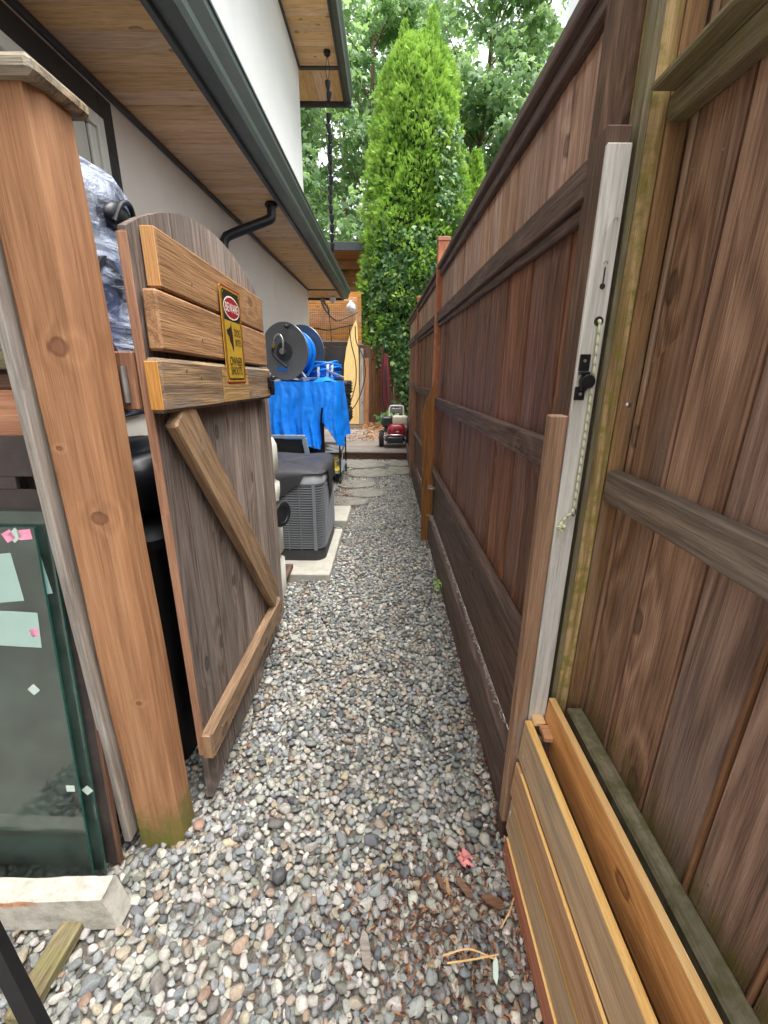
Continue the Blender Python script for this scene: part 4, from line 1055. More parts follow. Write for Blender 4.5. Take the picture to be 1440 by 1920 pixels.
# ================================================================== TANK, PLANKS, PADS, AC
def tank():
    t = empty('white_tank', (-.93, 2.62, .1), 'white ribbed plastic water tank with black screw cap behind the gate', 'tank')
    rings = []; hx, hy = .268, .20
    prof = [(.09, -.03), (.10, -.006), (.13, 0), (.34, 0), (.36, -.02), (.385, -.02), (.405, 0), (.60, 0), (.62, -.008), (.74, -.008), (.78, 0), (.84, 0), (.86, -.02), (.885, -.02), (.905, 0), (1.07, -.002), (1.11, -.018), (1.125, -.05)]
    for z, d in prof: rings.append(rr_ring(-.918, 2.49, hx+d, hy-.075+d, .06, z))
    V, F = loft(rings); autosmooth(mk('body', V, F, M['tank_white'], t), 50)
    ax = Vector((.92, -.39, 0)); c = Vector((-.650, 2.42, .69))
    one('neck', lambda b: b.lathe([(.055, -.03), (.055, .02)], c, ax, 24), M['tank_white'], t)
    cp = MB(); cp.lathe([(.070, .012), (.076, .016), (.076, .05), (.070, .056), (.05, .057), (.045, .052)], c, ax, 36)
    for k in range(36):
        a = k*2*math.pi/36; e1 = Vector((0, 0, 1)); e2 = ax.cross(e1)
        cp.box(c+ax*.034+(e1*math.cos(a)+e2*math.sin(a))*.0765, (.030, .003, .005), .001, Matrix((ax, e1*math.cos(a)+e2*math.sin(a), ax.cross(e1*math.cos(a)+e2*math.sin(a)))).transposed())
    autosmooth(cp.build('screw_cap', M['black_pl'], t))
tank()
def plank_base():
    t = empty('pallet', (-.95, 2.65, 0), 'low dark wooden pallet under the white tank', 'pallet')
    for i in range(4): board('plank', (-.775-.14*i, 2.30, .062), (-.775-.14*i, 3.03, .062), (1, 0, 0), .134, .036, M['fence_rail'], t, .003)
    for y in (2.36, 2.98): board('bearer', (-.71, y, .022), (-1.25, y, .022), (0, 1, 0), .08, .042, M['deck_face'], t, .003)
plank_base()
def pad(name, x0, x1, y0, y1, z1, lab):
    o = one(name, lambda b: b.box(((x0+x1)/2, (y0+y1)/2, (z1-.06)/2), (x1-x0, y1-y0, z1+.06), .008), M['concrete'], None, False); tag(o, lab, 'concrete pad', 'concrete pads beside the house')
pad('concrete_pad', -1.28, -.418, 2.93, 3.90, .045, 'pale concrete pad under the grey air conditioner')
pad('concrete_pad', -1.28, -.395, 4.12, 4.62, .05, 'smaller concrete pad behind the air conditioner')
def ac():
    t = empty('air_conditioner', (-.86, 3.6, .05), 'grey louvred outdoor air conditioner unit with black cover on top', 'air conditioner')
    cx, cy, h = -.852, 3.535, .372; r = .085
    V, F = loft([rr_ring(cx, cy, h-.005, h-.005, r, .045), rr_ring(cx, cy, h-.005, h-.005, r, .135)]); autosmooth(mk('base_pan', V, F, M['ac_dark'], t))
    V, F = loft([rr_ring(cx, cy, h-.022, h-.022, r, .135), rr_ring(cx, cy, h-.022, h-.022, r, .70)]); autosmooth(mk('coil', V, F, M['ac_dark'], t))
    lv = MB(); n = 27
    for i in range(n):
        z = .150+i*(.655-.150)/(n-1)
        R_ = [rr_ring(cx, cy, h-.012, h-.012, r, z+.0080, 6), rr_ring(cx, cy, h, h, r, z+.0030, 6), rr_ring(cx, cy, h, h, r, z-.0020, 6), rr_ring(cx, cy, h-.012, h-.012, r, z+.0020, 6)]
        m_ = len(R_[0]); V, F = loft(R_, cap=False); lv.add(V, F)
    o = lv.build('louvres', M['ac_grey'], t); tag(o, kind='stuff')
    # vertical mullions
    mu = MB()
    for k in range(1, 6):
        u = -h+.09+k*(2*h-.18)/6
        mu.box((cx+u, cy-h+.003, .405), (.007, .006, .54), .001); mu.box((cx+h-.003, cy+u, .405), (.006, .007, .54), .001)
    mu.build('mullions', M['ac_grey'], t)
    for sx, sy in ((1, -1), (1, 1), (-1, -1)):
        P = [(cx+sx*(h-.085), cy+sy*(h+.0015)), (cx+sx*(h-.060), cy+sy*(h+.0015))]
        box_part('corner_strip', (min(P[0][0], P[1][0]), P[0][1]-.004, .135), (max(P[0][0], P[1][0]), P[0][1]+.003, .675), M['ac_grey'], t, .001)
    V, F = loft([rr_ring(cx, cy, h+.002, h+.002, r, .668), rr_ring(cx, cy, h+.004, h+.004, r, .685), rr_ring(cx, cy, h, h, r, .725), rr_ring(cx, cy, h-.03, h-.03, r, .755), rr_ring(cx, cy, h-.1, h-.1, r*.8, .765)])
    autosmooth(mk('top_cap', V, F, M['ac_light'], t), 60)
    # cover: dome top plus skirt with an uneven hem
    def hem(p):
        x, y = p[0]-cx, p[1]-cy
        if y < -h+.1:                                    # front side: low at the left, lifted at the right corner
            k = np.clip((x+.15)/.40, 0, 1); z = .42+.30*k
            if x > .22: z = .745
            return z
        if x > h-.06: return .735 if y < -.18 else (.50+.10*math.sin(y*9) if y > -.05 else .735-.20*np.clip((y+.18)/.13, 0, 1))
        return .5
    base = rr_ring(cx, cy, h, h, r, 0, 8); V = []; n = len(base); rows = 7
    P2 = []
    for i in range(n):                                     # densify
        a, b_ = np.array(base[i]), np.array(base[(i+1) % n]); m_ = max(1, int(np.linalg.norm(b_-a)/.03))
        for k in range(m_): P2.append(a+(b_-a)*k/m_)
    n = len(P2); rings = []
    for j, s_ in enumerate((.0, .25, .5, .75, 1.0)):
        rr_ = []
        for i, p in enumerate(P2):
            zt = .752; zh = min(hem(p), zt-.004); z = zh+(zt-zh)*s_
            d = np.array([p[0]-cx, p[1]-cy]); d = d/np.linalg.norm(d); o_ = .014+.004*math.sin(i*.9)*(1-s_)
            rr_.append((p[0]+d[0]*o_, p[1]+d[1]*o_, z))
        rings.append(rr_)
    for k_, zz in ((.94, .772), (.72, .783), (.4, .776), (.05, .772)):
        rings.append([(cx+(p[0]-cx)*k_, cy+(p[1]-cy)*k_, zz+.006*math.sin(i*.35)) for i, p in enumerate(P2)])
    V, F = loft(rings, cap=False); F.append([(len(rings)-1)*n+k for k in range(n)])
    autosmooth(mk('cover', V, F, M['ac_cover'], t), 70)
ac()
def grey_frame():
    t = empty('grey_tube_frame', (-.9, 4.08, 0), 'light grey metal frame with black panel standing behind the air conditioner', 'frame')
    y = 4.08
    board('top_bar', (-1.25, y, .885), (-.765, y, .885), (0, 0, 1), .034, .03, M['frame_grey'], t, .004)
    board('side_bar', (-.775, y, .868), (-.665, y-.0, .06), (1, 0, 0), .045, .03, M['frame_grey'], t, .004)
    board('black_panel', (-1.25, y+.012, .46), (-.80, y+.012, .46), (0, 0, 1), .80, .008, M['black_bin'], t, .002)
    board('side_bar', (-1.24, y, .868), (-1.28, y, .06), (1, 0, 0), .04, .03, M['frame_grey'], t, .004)
grey_frame()
def storage():
    t = empty('black_storage_box', (-.83, 4.7, 0), 'tall black ribbed storage box under the blue tarp', 'storage box')
    box_part('body', (-1.19, 4.32, 0), (-.70, 4.85, 1.295), M['black_bin'], t, .02); box_part('lid', (-1.20, 4.31, 1.30), (-.50, 4.86, 1.340), M['black_pl'], t, .01)
    for k in range(6): box_part('rib', (-1.16+.08*k, 4.306, .05), (-1.13+.08*k, 4.322, 1.28), M['black_pl'], t, .003)
    for k in range(5): box_part('rib', (-.702, 4.38+.09*k, .05), (-.686, 4.41+.09*k, 1.28), M['black_pl'], t, .003)
storage()
def tarp():
    # sheet over the box: columns run along front (left to right) then round the right side
    front = np.linspace(-1.22, -.49, 110); side = np.linspace(4.30, 4.68, 16)
    cols = [(x, 4.295, 0, -1) for x in front]+[(-.485, y, 1, 0) for y in side[1:]]
    rows = 40; V = []; nc = len(cols)
    def hemz(i):
        x, y, nx, ny = cols[i]
        if ny:
            if x < -.66: return .90-.165*((x+1.22)/.56)
            if x < -.60: return .735+(.26 if x > -.645 else .05)
            return .99-.21*((x+.60)/.11)
        return .78+.02*math.sin(y*20)+.25*(y-4.3)
    for i, (x, y, nx, ny) in enumerate(cols):
        hz = hemz(i); u = i/nc*14
        for j in range(rows+1):
            s_ = j/rows; z = 1.372-(1.372-hz)*s_
            amp = .006+.040*s_
            q_ = u*.085; nz = lambda a_, b_, o_: mnoise.noise(Vector((q_*a_+o_, z*b_, o_)))
            w_ = amp*(2.2*nz(7, 1.2, 3.1)+1.5*nz(15, 2.2, 7.7))
            wr = .010*abs(nz(12, 6, 11.3))+.005*abs(nz(24, 15, 5.9))
            d = .012+amp*1.1+w_*.55+wr
            V.append((x+nx*d+(.01*math.sin(z*14)*ny), y+ny*d, z))
    F = []
    for i in range(nc-1):
        x = cols[i][0]
        for j in range(rows):
            if cols[i][3] and -.640 < x < -.622 and j > rows*.62: continue
            a = i*(rows+1)+j; F.append([a, a+1, a+rows+2, a+rows+1])
    # top sheet
    b0 = len(V); tx, ty = 26, 14
    for j in range(ty+1):
        for i in range(tx+1):
            x = -1.22+(.735)*i/tx; y = 4.29+.42*j/ty
            pk = max(0, 1-((x+.60)**2+(y-4.40)**2)/.02); V.append((x, y, 1.366+.012*math.sin(x*21+y*9)+.008*math.sin(y*33-x*12)+pk*(.025+.014*math.sin(x*70)*math.sin(y*55))))
    for j in range(ty):
        for i in range(tx):
            a = b0+j*(tx+1)+i; F.append([a, a+1, a+tx+2, a+tx+1])
    o = mk('blue_tarp', V, F, M['tarp'], None, True)
    for x in (-1.05, -.86, -.72, -.54):
        i = int((x+1.22)/.73*109); p = V[i*(rows+1)+rows-1]; one('eyelet', lambda b: b.lathe([(.006, 0), (.012, -.002), (.012, .002), (.006, .003)], (p[0], p[1]-.004, p[2]+.012), (0, -1, 0), 12, closed=True), M['steel'], o)
    tag(o, 'bright blue plastic tarp draped over the black box', 'tarp')
tarp()
def reel():
    ax = Vector((.37, .93, 0)).normalized(); c = Vector((-.975, 4.36, 1.64)); Rr = .255; dp = .30
    t = empty('hose_reel', (c.x, c.y, 1.39), 'grey steel hose reel with blue hose on top of the tarp', 'hose reel')
    def disc(h0, nm): return one(nm, lambda b: b.lathe([(.05, h0), (Rr-.012, h0-.002), (Rr, h0-.008), (Rr+.004, h0), (Rr-.002, h0+.006), (.05, h0+.005)], c, ax, 56), M['reel_grey'], t)
    disc(0, 'front_disc'); disc(dp, 'rear_disc')
    one('drum', lambda b: b.lathe([(.13, .004), (.13, dp-.002)], c, ax, 32), M['black_pl'], t)
    e1 = Vector((0, 0, 1)); e2 = ax.cross(e1)
    hw_ = MB()
    for k in range(7):
        rr0 = .165+.012*(k % 2); h0 = .03+k*.039
        hw_.tube([c+ax*(h0+.003*math.sin(5*a))+(e1*math.cos(a)+e2*math.sin(a))*rr0 for a in [i*2*math.pi/40 for i in range(40)]], .018, 8, closed=True)
    autosmooth(hw_.build('hose_winding', M['hose_blue'], t))
    # loose turn sagging below the drum
    P = [c+ax*.02*0+ax*.10+e2*(-.255*math.cos(a))+e1*(-.02-.26*math.sin(a)) for a in [i*math.pi/14 for i in range(15)]]
    one('loose_turn', lambda b: b.tube(catmull(P, 3), .013, 8), M['hose_blue'], t)
    one('hub', lambda b: b.lathe([(.085, -.006), (.085, .0), (.03, -.02+.02)], c-ax*.004, ax, 28), M['engine_black'], t)
    one('hub_nut', lambda b: b.lathe([(.02, -.05), (.028, -.045), (.028, -.02), (.02, -.004)], c, ax, 14), M['steel'], t)
    S_ = catmull([c-ax*.045-e1*.005, c-ax*.065+e2*.03+e1*.0, c-ax*.07+e2*.035+e1*.10, c-ax*.07+e2*.0+e1*.145, c-ax*.07-e2*.045+e1*.125, c-ax*.068-e2*.065+e1*.06], 7)
    one('swivel_pipe', lambda b: b.tube(S_, .009, 10), M['steel'], t)
    one('brass_fitting', lambda b: b.lathe([(.016, 0), (.018, .006), (.018, .03), (.014, .036)], S_[-1], (S_[-1]-S_[-2]), 8), M['brass'], t)
    one('lead_hose', lambda b: b.tube(catmull([S_[-1], c-ax*.07-e2*.08-e1*.02, c-ax*.06-e2*.03-e1*.08, c-ax*.05+e2*.05-e1*.14], 6), .014, 8), M['cable'], t)
    one('slot', lambda b: b.box(c-ax*.0045-e1*.155-e2*.03, (.11, .002, .03), .001, Matrix((e2, ax, e1)).transposed()), M['hose_blue'], t)
    one('crank_knob', lambda b: b.lathe([(.012, 0), (.02, -.02), (.018, -.05), (.008, -.06)], c+e1*.215+e2*.06, ax, 14), M['engine_black'], t)
    fr = MB()
    for s_ in (-1, 1):
        q = c+ax*dp*.5+e2*s_*.2; q.z = 1.398; fr.box(q, (.03, dp+.08, .02), .003, Matrix((e2, ax, e1)).transposed())
        for h0 in (.01, dp-.01): fr.tube([c+ax*(h0+.02)+e2*s_*.0, Vector((0, 0, 0))+c+ax*(h0+.02)+e2*s_*.2-e1*.235], .012, 8)
    fr.build('base_frame', M['galv'], t)
reel()
def coils():
    t = empty('hose_coil', (-.62, 4.62, 1.38), 'bundle of coiled blue hose tied with white cord, right of the reel', 'hose')
    b = MB(); c = Vector((-.635, 4.62, 1.46))
    for k in range(9):
        a0 = random.uniform(0, 6.28); ra = .145+.02*random.random(); rb = .07+.02*random.random(); cc = c+Vector((random.uniform(-.02, .02), random.uniform(-.03, .03), -.06+.016*k)); tl = random.uniform(-.25, .25)
        b.tube([cc+Vector((ra*math.cos(a), rb*1.4*math.sin(a), .02*math.sin(a+a0)+tl*.14*math.cos(a))) for a in [i*2*math.pi/28 for i in range(28)]], .012, 8, closed=True)
    autosmooth(b.build('hose', M['hose_blue'], t))
    for (x, y) in ((-.60, 4.50), (-.56, 4.52), (-.69, 4.51)):
        b = MB()
        for k in range(3): b.tube([(x+.008*k+.004*math.sin(a), y+.02+.05*math.cos(a), 1.46+.085*math.sin(a)) for a in [i*2*math.pi/14 for i in range(14)]], .0035, 6, closed=True)
        b.build('tie', M['white_pl'], t)
    t2 = one('spray_lance', lambda b: (b.tube([(-.60, 4.46, 1.475), (-.47, 4.52, 1.415)], .012, 10), b.tube([(-.47, 4.52, 1.415), (-.445, 4.53, 1.404)], .016, 10)), M['steel'], None); tag(t2, 'short shiny metal spray lance lying on the blue hose', 'lance')
    # hose loops hanging beyond the tarp corner
    t3 = empty('hanging_hose', (-.62, 5.35, .9), 'loops of blue hose hanging beside the black crates', 'hose'); b = MB()
    for k in range(4):
        b.tube([(-.575+.012*k+.02*math.sin(a), 5.45+.05*k*math.cos(a), 1.06+(.20-.012*k)*math.cos(a)*1.0) if False else (-.575+.010*k+(.07-.008*k)*math.sin(a), 5.30+.02*k, 1.05+(.19-.015*k)*math.cos(a)) for a in [i*2*math.pi/26 for i in range(26)]], .011, 8, closed=True)
    autosmooth(b.build('hose', M['hose_blue'], t3))
coils()
def cart():
    t = empty('trolley', (-.85, 6.2, 0), 'black tube trolley on castors with a grey shelf, at the deck', 'trolley')
    x0, x1, y0, y1 = -1.2, -.63, 5.75, 6.55
    box_part('shelf', (x0, y0, .135), (x1+.01, y1, .160), M['frame_grey'], t)
    for (x, y) in ((x1, y0), (x1, y1), (x0, y1)):
        one('leg', lambda b: b.tube([(x, y, .10), (x, y, .80)], .011, 8), M['black_metal'], t)
        w_ = one('caster', lambda b: (b.lathe([(.03, -.012), (.045, -.012), (.045, .012), (.03, .012)], (x, y, .045), (1, 0, 0), 20), b.box((x, y, .085), (.03, .05, .03), .004)), M['rubber'], t)
    for z in (.42, .78):
        one('side_rail', lambda b: b.tube([(x1, y0, z), (x1, y1, z)], .008, 8), M['black_metal'], t)
        one('cross_rail', lambda b: b.tube([(x0, y0, z), (x1, y0, z)], .008, 8), M['black_metal'], t)
    one('cross_brace', lambda b: b.tube([(x1, y0, .16), (x1, y1, .60)], .006, 8), M['galv'], t)
    box_part('upper_shelf', (x0, y0, .785), (x1+.01, y1, .80), M['black_pl'], t)
    box_part('middle_shelf', (x0, y0, .425), (x1, y1, .44), M['frame_grey'], t)
    for k in range(3):
        cr = empty('black_crate', (-.86, 6.1, .80+.18*k), ('lowest', 'middle', 'topmost')[k]+' black ribbed plastic crate stacked on the trolley', 'crate', 'black crates stacked on the trolley')
        z0 = .802+.178*k; d = .0 if k != 1 else -.02
        box_part('body', (-1.15, 5.80, z0), (-.515+d, 6.45, z0+.172), M['black_pl'], cr, .01)
        for j in range(4): box_part('rib', (-.516+d, 5.81, z0+.018+.038*j), (-.500+d, 6.44, z0+.034+.038*j), M['black_bin'], cr, .003); box_part('rib', (-1.14, 5.786, z0+.018+.038*j), (-.52+d, 5.801, z0+.034+.038*j), M['black_bin'], cr, .003)
    b = MB()
    for k in range(7): b.tube([(-.72+.10*math.cos(a)*(1+.1*math.sin(k)), 5.88+.10*math.sin(a), .452+.010*k+.01*math.sin(a*2+k)) for a in [i*2*math.pi/20 for i in range(20)]], .006, 6, closed=True)
    o = b.build('cable_coil', M['white_pl']); autosmooth(o); tag(o, 'coil of white cable on the middle shelf of the trolley', 'cable')
    o = one('yellow_spray_gun', lambda b: (b.box((-.72, 5.80, .36), (.13, .07, .05), .015), b.tube([(-.70, 5.79, .34), (-.69, 5.79, .17)], .016, 8)), M['yellow'], None); tag(o, 'yellow and black cleaning tool hanging at the trolley', 'tool')
    o = one('yellow_bucket_lid', lambda b: b.lathe([(.09, 0), (.095, .02), (.08, .05), (.02, .055)], (-.73, 5.84, .161), (0, 0, 1), 20), M['yellow'], None); tag(o, 'round yellow lid lying on the bottom shelf of the trolley', 'lid')
    o = one('black_canister', lambda b: b.lathe([(.07, 0), (.075, .01), (.075, .20), (.03, .235)], (-.90, 5.86, .161), (0, 0, 1), 20), M['black_pl'], None); tag(o, 'black canister on the bottom shelf of the trolley', 'canister')
cart()
# ================================================================== STEPPING STONES, DECK
def flag(cx, cy, a, b, rot, lab, z=.012):
    n = 18; P = []
    for k in range(n):
        t = 2*math.pi*k/n; e = 2.6
        r_ = (abs(math.cos(t))**e+abs(math.sin(t))**e)**(-1/e)*random.uniform(.92, 1.05)
        x, y = a*r_*math.cos(t), b*r_*math.sin(t); P.append((cx+x*math.cos(rot)-y*math.sin(rot), cy+x*math.sin(rot)+y*math.cos(rot)))
    rings = [[(x, y, -.05) for x, y in P], [(x, y, z-.006) for x, y in P], [(cx+(x-cx)*.96, cy+(y-cy)*.96, z+random.uniform(-.001, .002)) for x, y in P], [(cx+(x-cx)*.5, cy+(y-cy)*.5, z+.004) for x, y in P]]
    V, F = loft(rings); o = mk('stepping_stone', V, F, M['flag']); autosmooth(o, 35); tag(o, lab, 'stepping stone', 'stepping stones before the deck')
flag(-.42, 7.05, .40, .30, .05, 'wide stepping stone touching the deck front at its left')
flag(.20, 7.12, .24, .22, -.05, 'stepping stone touching the deck front at its right')
flag(-.25, 6.40, .36, .25, .1, 'large stepping stone in the second row, left of the middle')
flag(.20, 6.58, .22, .26, .0, 'stepping stone in the second row, close to the fence')
flag(-.40, 5.75, .26, .20, .2, 'stepping stone between the trolley and the gravel, third row')
flag(-.28, 5.30, .27, .18, .1, 'stepping stone in the fourth row from the deck')
flag(-.48, 4.93, .26, .17, .05, 'stepping stone nearest to the air conditioner')
def deck():
    t = empty('wooden_deck', (-.3, 8.6, 0), 'low grey weathered wooden deck across the end of the path', 'deck')
    y = 7.50
    while y < 10.3:
        board('deck_plank', (-2.6, y+.07, .115), (1.5, y+.07, .115), (0, 1, 0), .135, .03, M['deck'], t, .004); y += .141
    board('front_board', (-2.6, 7.522, .048), (-.20, 7.522, .048), (0, 0, 1), .105, .03, M['deck_face'], t, .004)
    board('front_board', (-.197, 7.522, .048), (1.5, 7.522, .048), (0, 0, 1), .105, .03, M['deck_face'], t, .004)
    board('nosing', (-2.6, 7.492, .112), (1.5, 7.492, .112), (0, 1, 0), .03, .026, M['deck'], t, .004)
deck()
yard = sheet('yard_ground', -8, 8, 10.25, 30, .09, M['soil'], 20, 20, .03)

# ================================================================== PRESSURE WASHER
def washer():
    t = empty('pressure_washer', (.14, 8.1, .13), 'red engined pressure washer on black wheels standing on the deck', 'pressure washer')
    Z = .13; cx, cy = .135, 8.08
    for s_ in (-1, 1):
        w_ = one('wheel', lambda b: b.lathe([(.05, -.035), (.125, -.045), (.145, -.035), (.148, 0), (.145, .035), (.125, .045), (.05, .035)], (cx+s_*.245, cy-.05, Z+.148), (1, 0, 0), 28), M['rubber'], t)
        one('rim', lambda b: b.lathe([(.02, s_*.03), (.085, s_*.038), (.09, s_*.044), (.03, s_*.048)], (cx+s_*.245, cy-.05, Z+.148), (1, 0, 0), 20), M['white_pl'], w_)
    one('axle', lambda b: b.tube([(cx-.24, cy-.05, Z+.148), (cx+.24, cy-.05, Z+.148)], .012, 8), M['steel'], t)
    one('frame', lambda b: (b.tube(catmull([(cx-.17, cy+.4, Z+.20), (cx-.17, cy-.12, Z+.12), (cx-.14, cy-.22, Z+.17), (cx, cy-.24, Z+.18), (cx+.14, cy-.22, Z+.17), (cx+.17, cy-.12, Z+.12), (cx+.17, cy+.4, Z+.20)], 5), .016, 8), b.box((cx, cy+.05, Z+.15), (.34, .46, .02))), M['engine_black'], t)
    box_part('skid_plate', (cx-.155, cy-.26, Z+.085), (cx+.155, cy-.20, Z+.20), M['engine_black'], t, .03)
    one('chrome_guard', lambda b: b.tube(catmull([(cx-.20, cy-.20, Z+.20), (cx-.13, cy-.27, Z+.235), (cx, cy-.29, Z+.24), (cx+.13, cy-.27, Z+.235), (cx+.20, cy-.20, Z+.20)], 5), .013, 10), M['steel'], t)
    V, F = loft([rr_ring(cx+.02, cy-.08, .15, .14, .05, Z+.20), rr_ring(cx+.02, cy-.08, .165, .15, .06, Z+.27), rr_ring(cx+.02, cy-.08, .15, .14, .06, Z+.38), rr_ring(cx+.02, cy-.08, .10, .10, .05, Z+.42)])
    autosmooth(mk('engine_cowl', V, F, M['engine_red'], t), 50)
    st = one('recoil_starter', lambda b: b.lathe([(.085, 0), (.085, .02), (.06, .035), (.03, .036)], (cx+.04, cy-.222, Z+.30), (0, -1, 0), 24), M['engine_red'], t)
    one('badge', lambda b: b.box((cx+.04, cy-.260, Z+.295), (.045, .004, .016), .002), M['white_pl'], st)
    b = MB()
    for k in range(5): b.box((cx-.10, cy-.232, Z+.25+.024*k), (.045, .006, .008), .001)
    b.build('vent_slots', M['engine_black'], t)
    V, F = loft([rr_ring(cx+.085, cy-.05, .13, .12, .03, Z+.42), rr_ring(cx+.085, cy-.05, .14, .13, .035, Z+.46), rr_ring(cx+.085, cy-.05, .13, .12, .03, Z+.54), rr_ring(cx+.085, cy-.05, .09, .08, .03, Z+.565)])
    tk = mk('fuel_tank', V, F, M['engine_cream'], t); autosmooth(tk, 50)
    one('fuel_cap', lambda b: b.lathe([(.035, 0), (.035, .02), (.025, .028)], (cx+.10, cy-.05, Z+.562), (0, 0, 1), 16), M['engine_black'], tk)
    box_part('air_filter', (cx-.235, cy-.16, Z+.36), (cx-.055, cy+.02, Z+.545), M['engine_black'], t, .025)
    box_part('carburettor', (cx-.20, cy-.14, Z+.27), (cx-.12, cy, Z+.36), M['ac_dark'], t, .01)
    box_part('pump', (cx+.15, cy-.10, Z+.20), (cx+.21, cy+.12, Z+.33), M['galv'], t, .01)
    one('handle', lambda b: b.tube(catmull([(cx-.10, cy+.20, Z+.30), (cx-.105, cy+.28, Z+.62), (cx-.085, cy+.29, Z+.685), (cx-.05, cy+.29, Z+.70), (cx+.10, cy+.29, Z+.70), (cx+.14, cy+.29, Z+.685), (cx+.155, cy+.28, Z+.62), (cx+.15, cy+.20, Z+.30)], 4), .016, 10), M['white_pl'], t)
    box_part('control_panel', (cx-.07, cy+.27, Z+.57), (cx+.125, cy+.285, Z+.66), M['galv'], t, .004)
    for k in range(4): one('nozzle', lambda b: b.lathe([(.010, 0), (.012, .012), (.006, .03)], (cx-.04+.035*k, cy+.268, Z+.585), (0, -1, 0), 10), M['engine_black'], t)
washer()

# ================================================================== BACK OF THE YARD
def back_fence():
    YB = 11.9
    f = empty('back_fence', (-1, YB, .1), 'back fence of brown boards with wire mesh top and black screen', 'fence')
    x = -4.5
    while x < 3.2:
        w_ = .15
        board('fence_board', (x+.075, YB+.06, .05), (x+.075, YB+.06, 2.05), (1, 0, 0), w_-.006, .02, M['back_fence'], f, .003); x += w_
    for x in (-3.0, -1.62, -.84):
        board('post', (x, YB+.01, .05), (x, YB+.01, 3.15), (1, 0, 0), .10, .07, M['back_light'], f, .004)
    for z, h_ in ((2.40, .10), (2.13, .022), (2.005, .022), (3.1, .09)):
        board('rail', (-4.4, YB-.01, z), (-.79, YB-.01, z), (0, 0, 1), h_, .035, M['back_light'], f, .003)
    b = MB()
    for k in range(75): b.box((-4.4+.048*k, YB-.035, 2.58), (.005, .005, .88), .0005)
    for k in range(18): b.box((-2.6, YB-.0355, 2.15+.05*k), (3.6, .005, .005), .0005)
    b.build('wire_mesh', M['cable'], f)
    # light wood siding seen through the mesh
    for k in range(9): board('siding_board', (-4.4, YB+.25, 2.12+.14*k), (-.7, YB+.25, 2.12+.14*k), (0, 0, 1), .134, .02, M['back_light'], f, .003)
    # dark screen, slightly slack
    V = []; nx, nz = 30, 12
    for j in range(nz+1):
        for i in range(nx+1):
            x = -4.4+3.52*i/nx; z = .55+1.43*j/nz; V.append((x, YB-.06+.02*math.sin(x*5+z*3)+.012*math.sin(x*13-z*7), z+.012*math.sin(x*4)))
    F = [[j*(nx+1)+i, j*(nx+1)+i+1, (j+1)*(nx+1)+i+1, (j+1)*(nx+1)+i] for j in range(nz) for i in range(nx)]
    mk('dark_screen', V, F, M['banner'], f, True)
    board('dark_band', (-4.4, YB-.04, 2.068), (-.86, YB-.04, 2.068), (0, 0, 1), .10, .02, M['banner'], f)
    for x in (-1.98, -1.72): box_part('clip', (x, YB-.062, 2.03), (x+.05, YB-.051, 2.12), M['yellow'], f)
back_fence()
def far_roof():
    h = empty('back_shed', (-.5, 13.5, 0), 'wooden shed with dark flat roof edge behind the back fence', 'shed')
    box_part('roof_edge', (-4.6, 13.2, 4.46), (.1, 13.25, 4.66), M['trim_dark'], h); box_part('roof', (-4.6, 13.251, 4.60), (.1, 16.5, 4.65), M['trim_dark'], h)
    for k in range(10): board('soffit_board', (-4.6, 13.33+.14*k, 4.49), (.1, 13.33+.14*k, 4.49), (0, 1, 0), .135, .02, M['back_light'], h, .003)
    for k in range(33): board('siding_board', (-4.6, 14.7, .1+.135*k), (.1, 14.7, .1+.135*k), (0, 0, 1), .130, .02, M['back_light'], h, .003)
    box_part('beam', (-4.6, 14.4, 4.25), (.1, 14.5, 4.47), M['back_light'], h)
far_roof()
def plank_lean(name, lab, mat, xs, ytop, h_, th=.04, cat='plank', grp=None, ybase=11.55):
    """xs: list of (t, xl, xr) outline going up; leans back to ytop"""
    V = []; n = len(xs); xm = (xs[0][1]+xs[0][2])/2; L = math.hypot(h_, ytop-ybase)
    for d in (0, -th):
        for t, a, b in xs: V.append((t*L-L/2, a-xm, d))
        for t, a, b in xs[::-1]: V.append((t*L-L/2, b-xm, d))
    m = 2*n; F = [list(range(m)), list(range(m, 2*m))[::-1]]+[[i, i+m, (i+1) % m+m, (i+1) % m] for i in range(m)]
    me = bpy.data.meshes.new(name); me.from_pydata(V, [], F); me.materials.append(mat); me.update()
    u = Vector((0, (ytop-ybase)/L, h_/L)); v = Vector((1, 0, 0)); w_ = u.cross(v)
    Mx = Matrix(((u.x, v.x, w_.x, xm), (u.y, v.y, w_.y, (ybase+ytop)/2), (u.z, v.z, w_.z, .11+h_/2), (0, 0, 0, 1)))
    return tag(link(bpy.data.objects.new(name, me), None, Mx), lab, cat, grp)
plank_lean('live_edge_slab', 'tall pale live edge timber slab leaning at the back fence', M['slab_wood'], [(0, -1.00, -.74), (.1, -1.02, -.74), (.25, -1.08, -.74), (.42, -1.13, -.75), (.58, -1.12, -.75), (.74, -1.06, -.76), (.87, -.97, -.77), (.95, -.89, -.78), (1, -.83, -.80)], 11.85, 2.5)
plank_lean('grey_plank', 'grey weathered plank leaning between the pale slab and the brown one', M['grey_board'], [(0, -.73, -.635), (.5, -.73, -.63), (1, -.72, -.64)], 11.84, 1.85)
plank_lean('brown_plank', 'narrow orange brown plank leaning right of the grey plank', M['stake'], [(0, -.63, -.50), (.5, -.625, -.495), (1, -.62, -.50)], 11.84, 1.62)
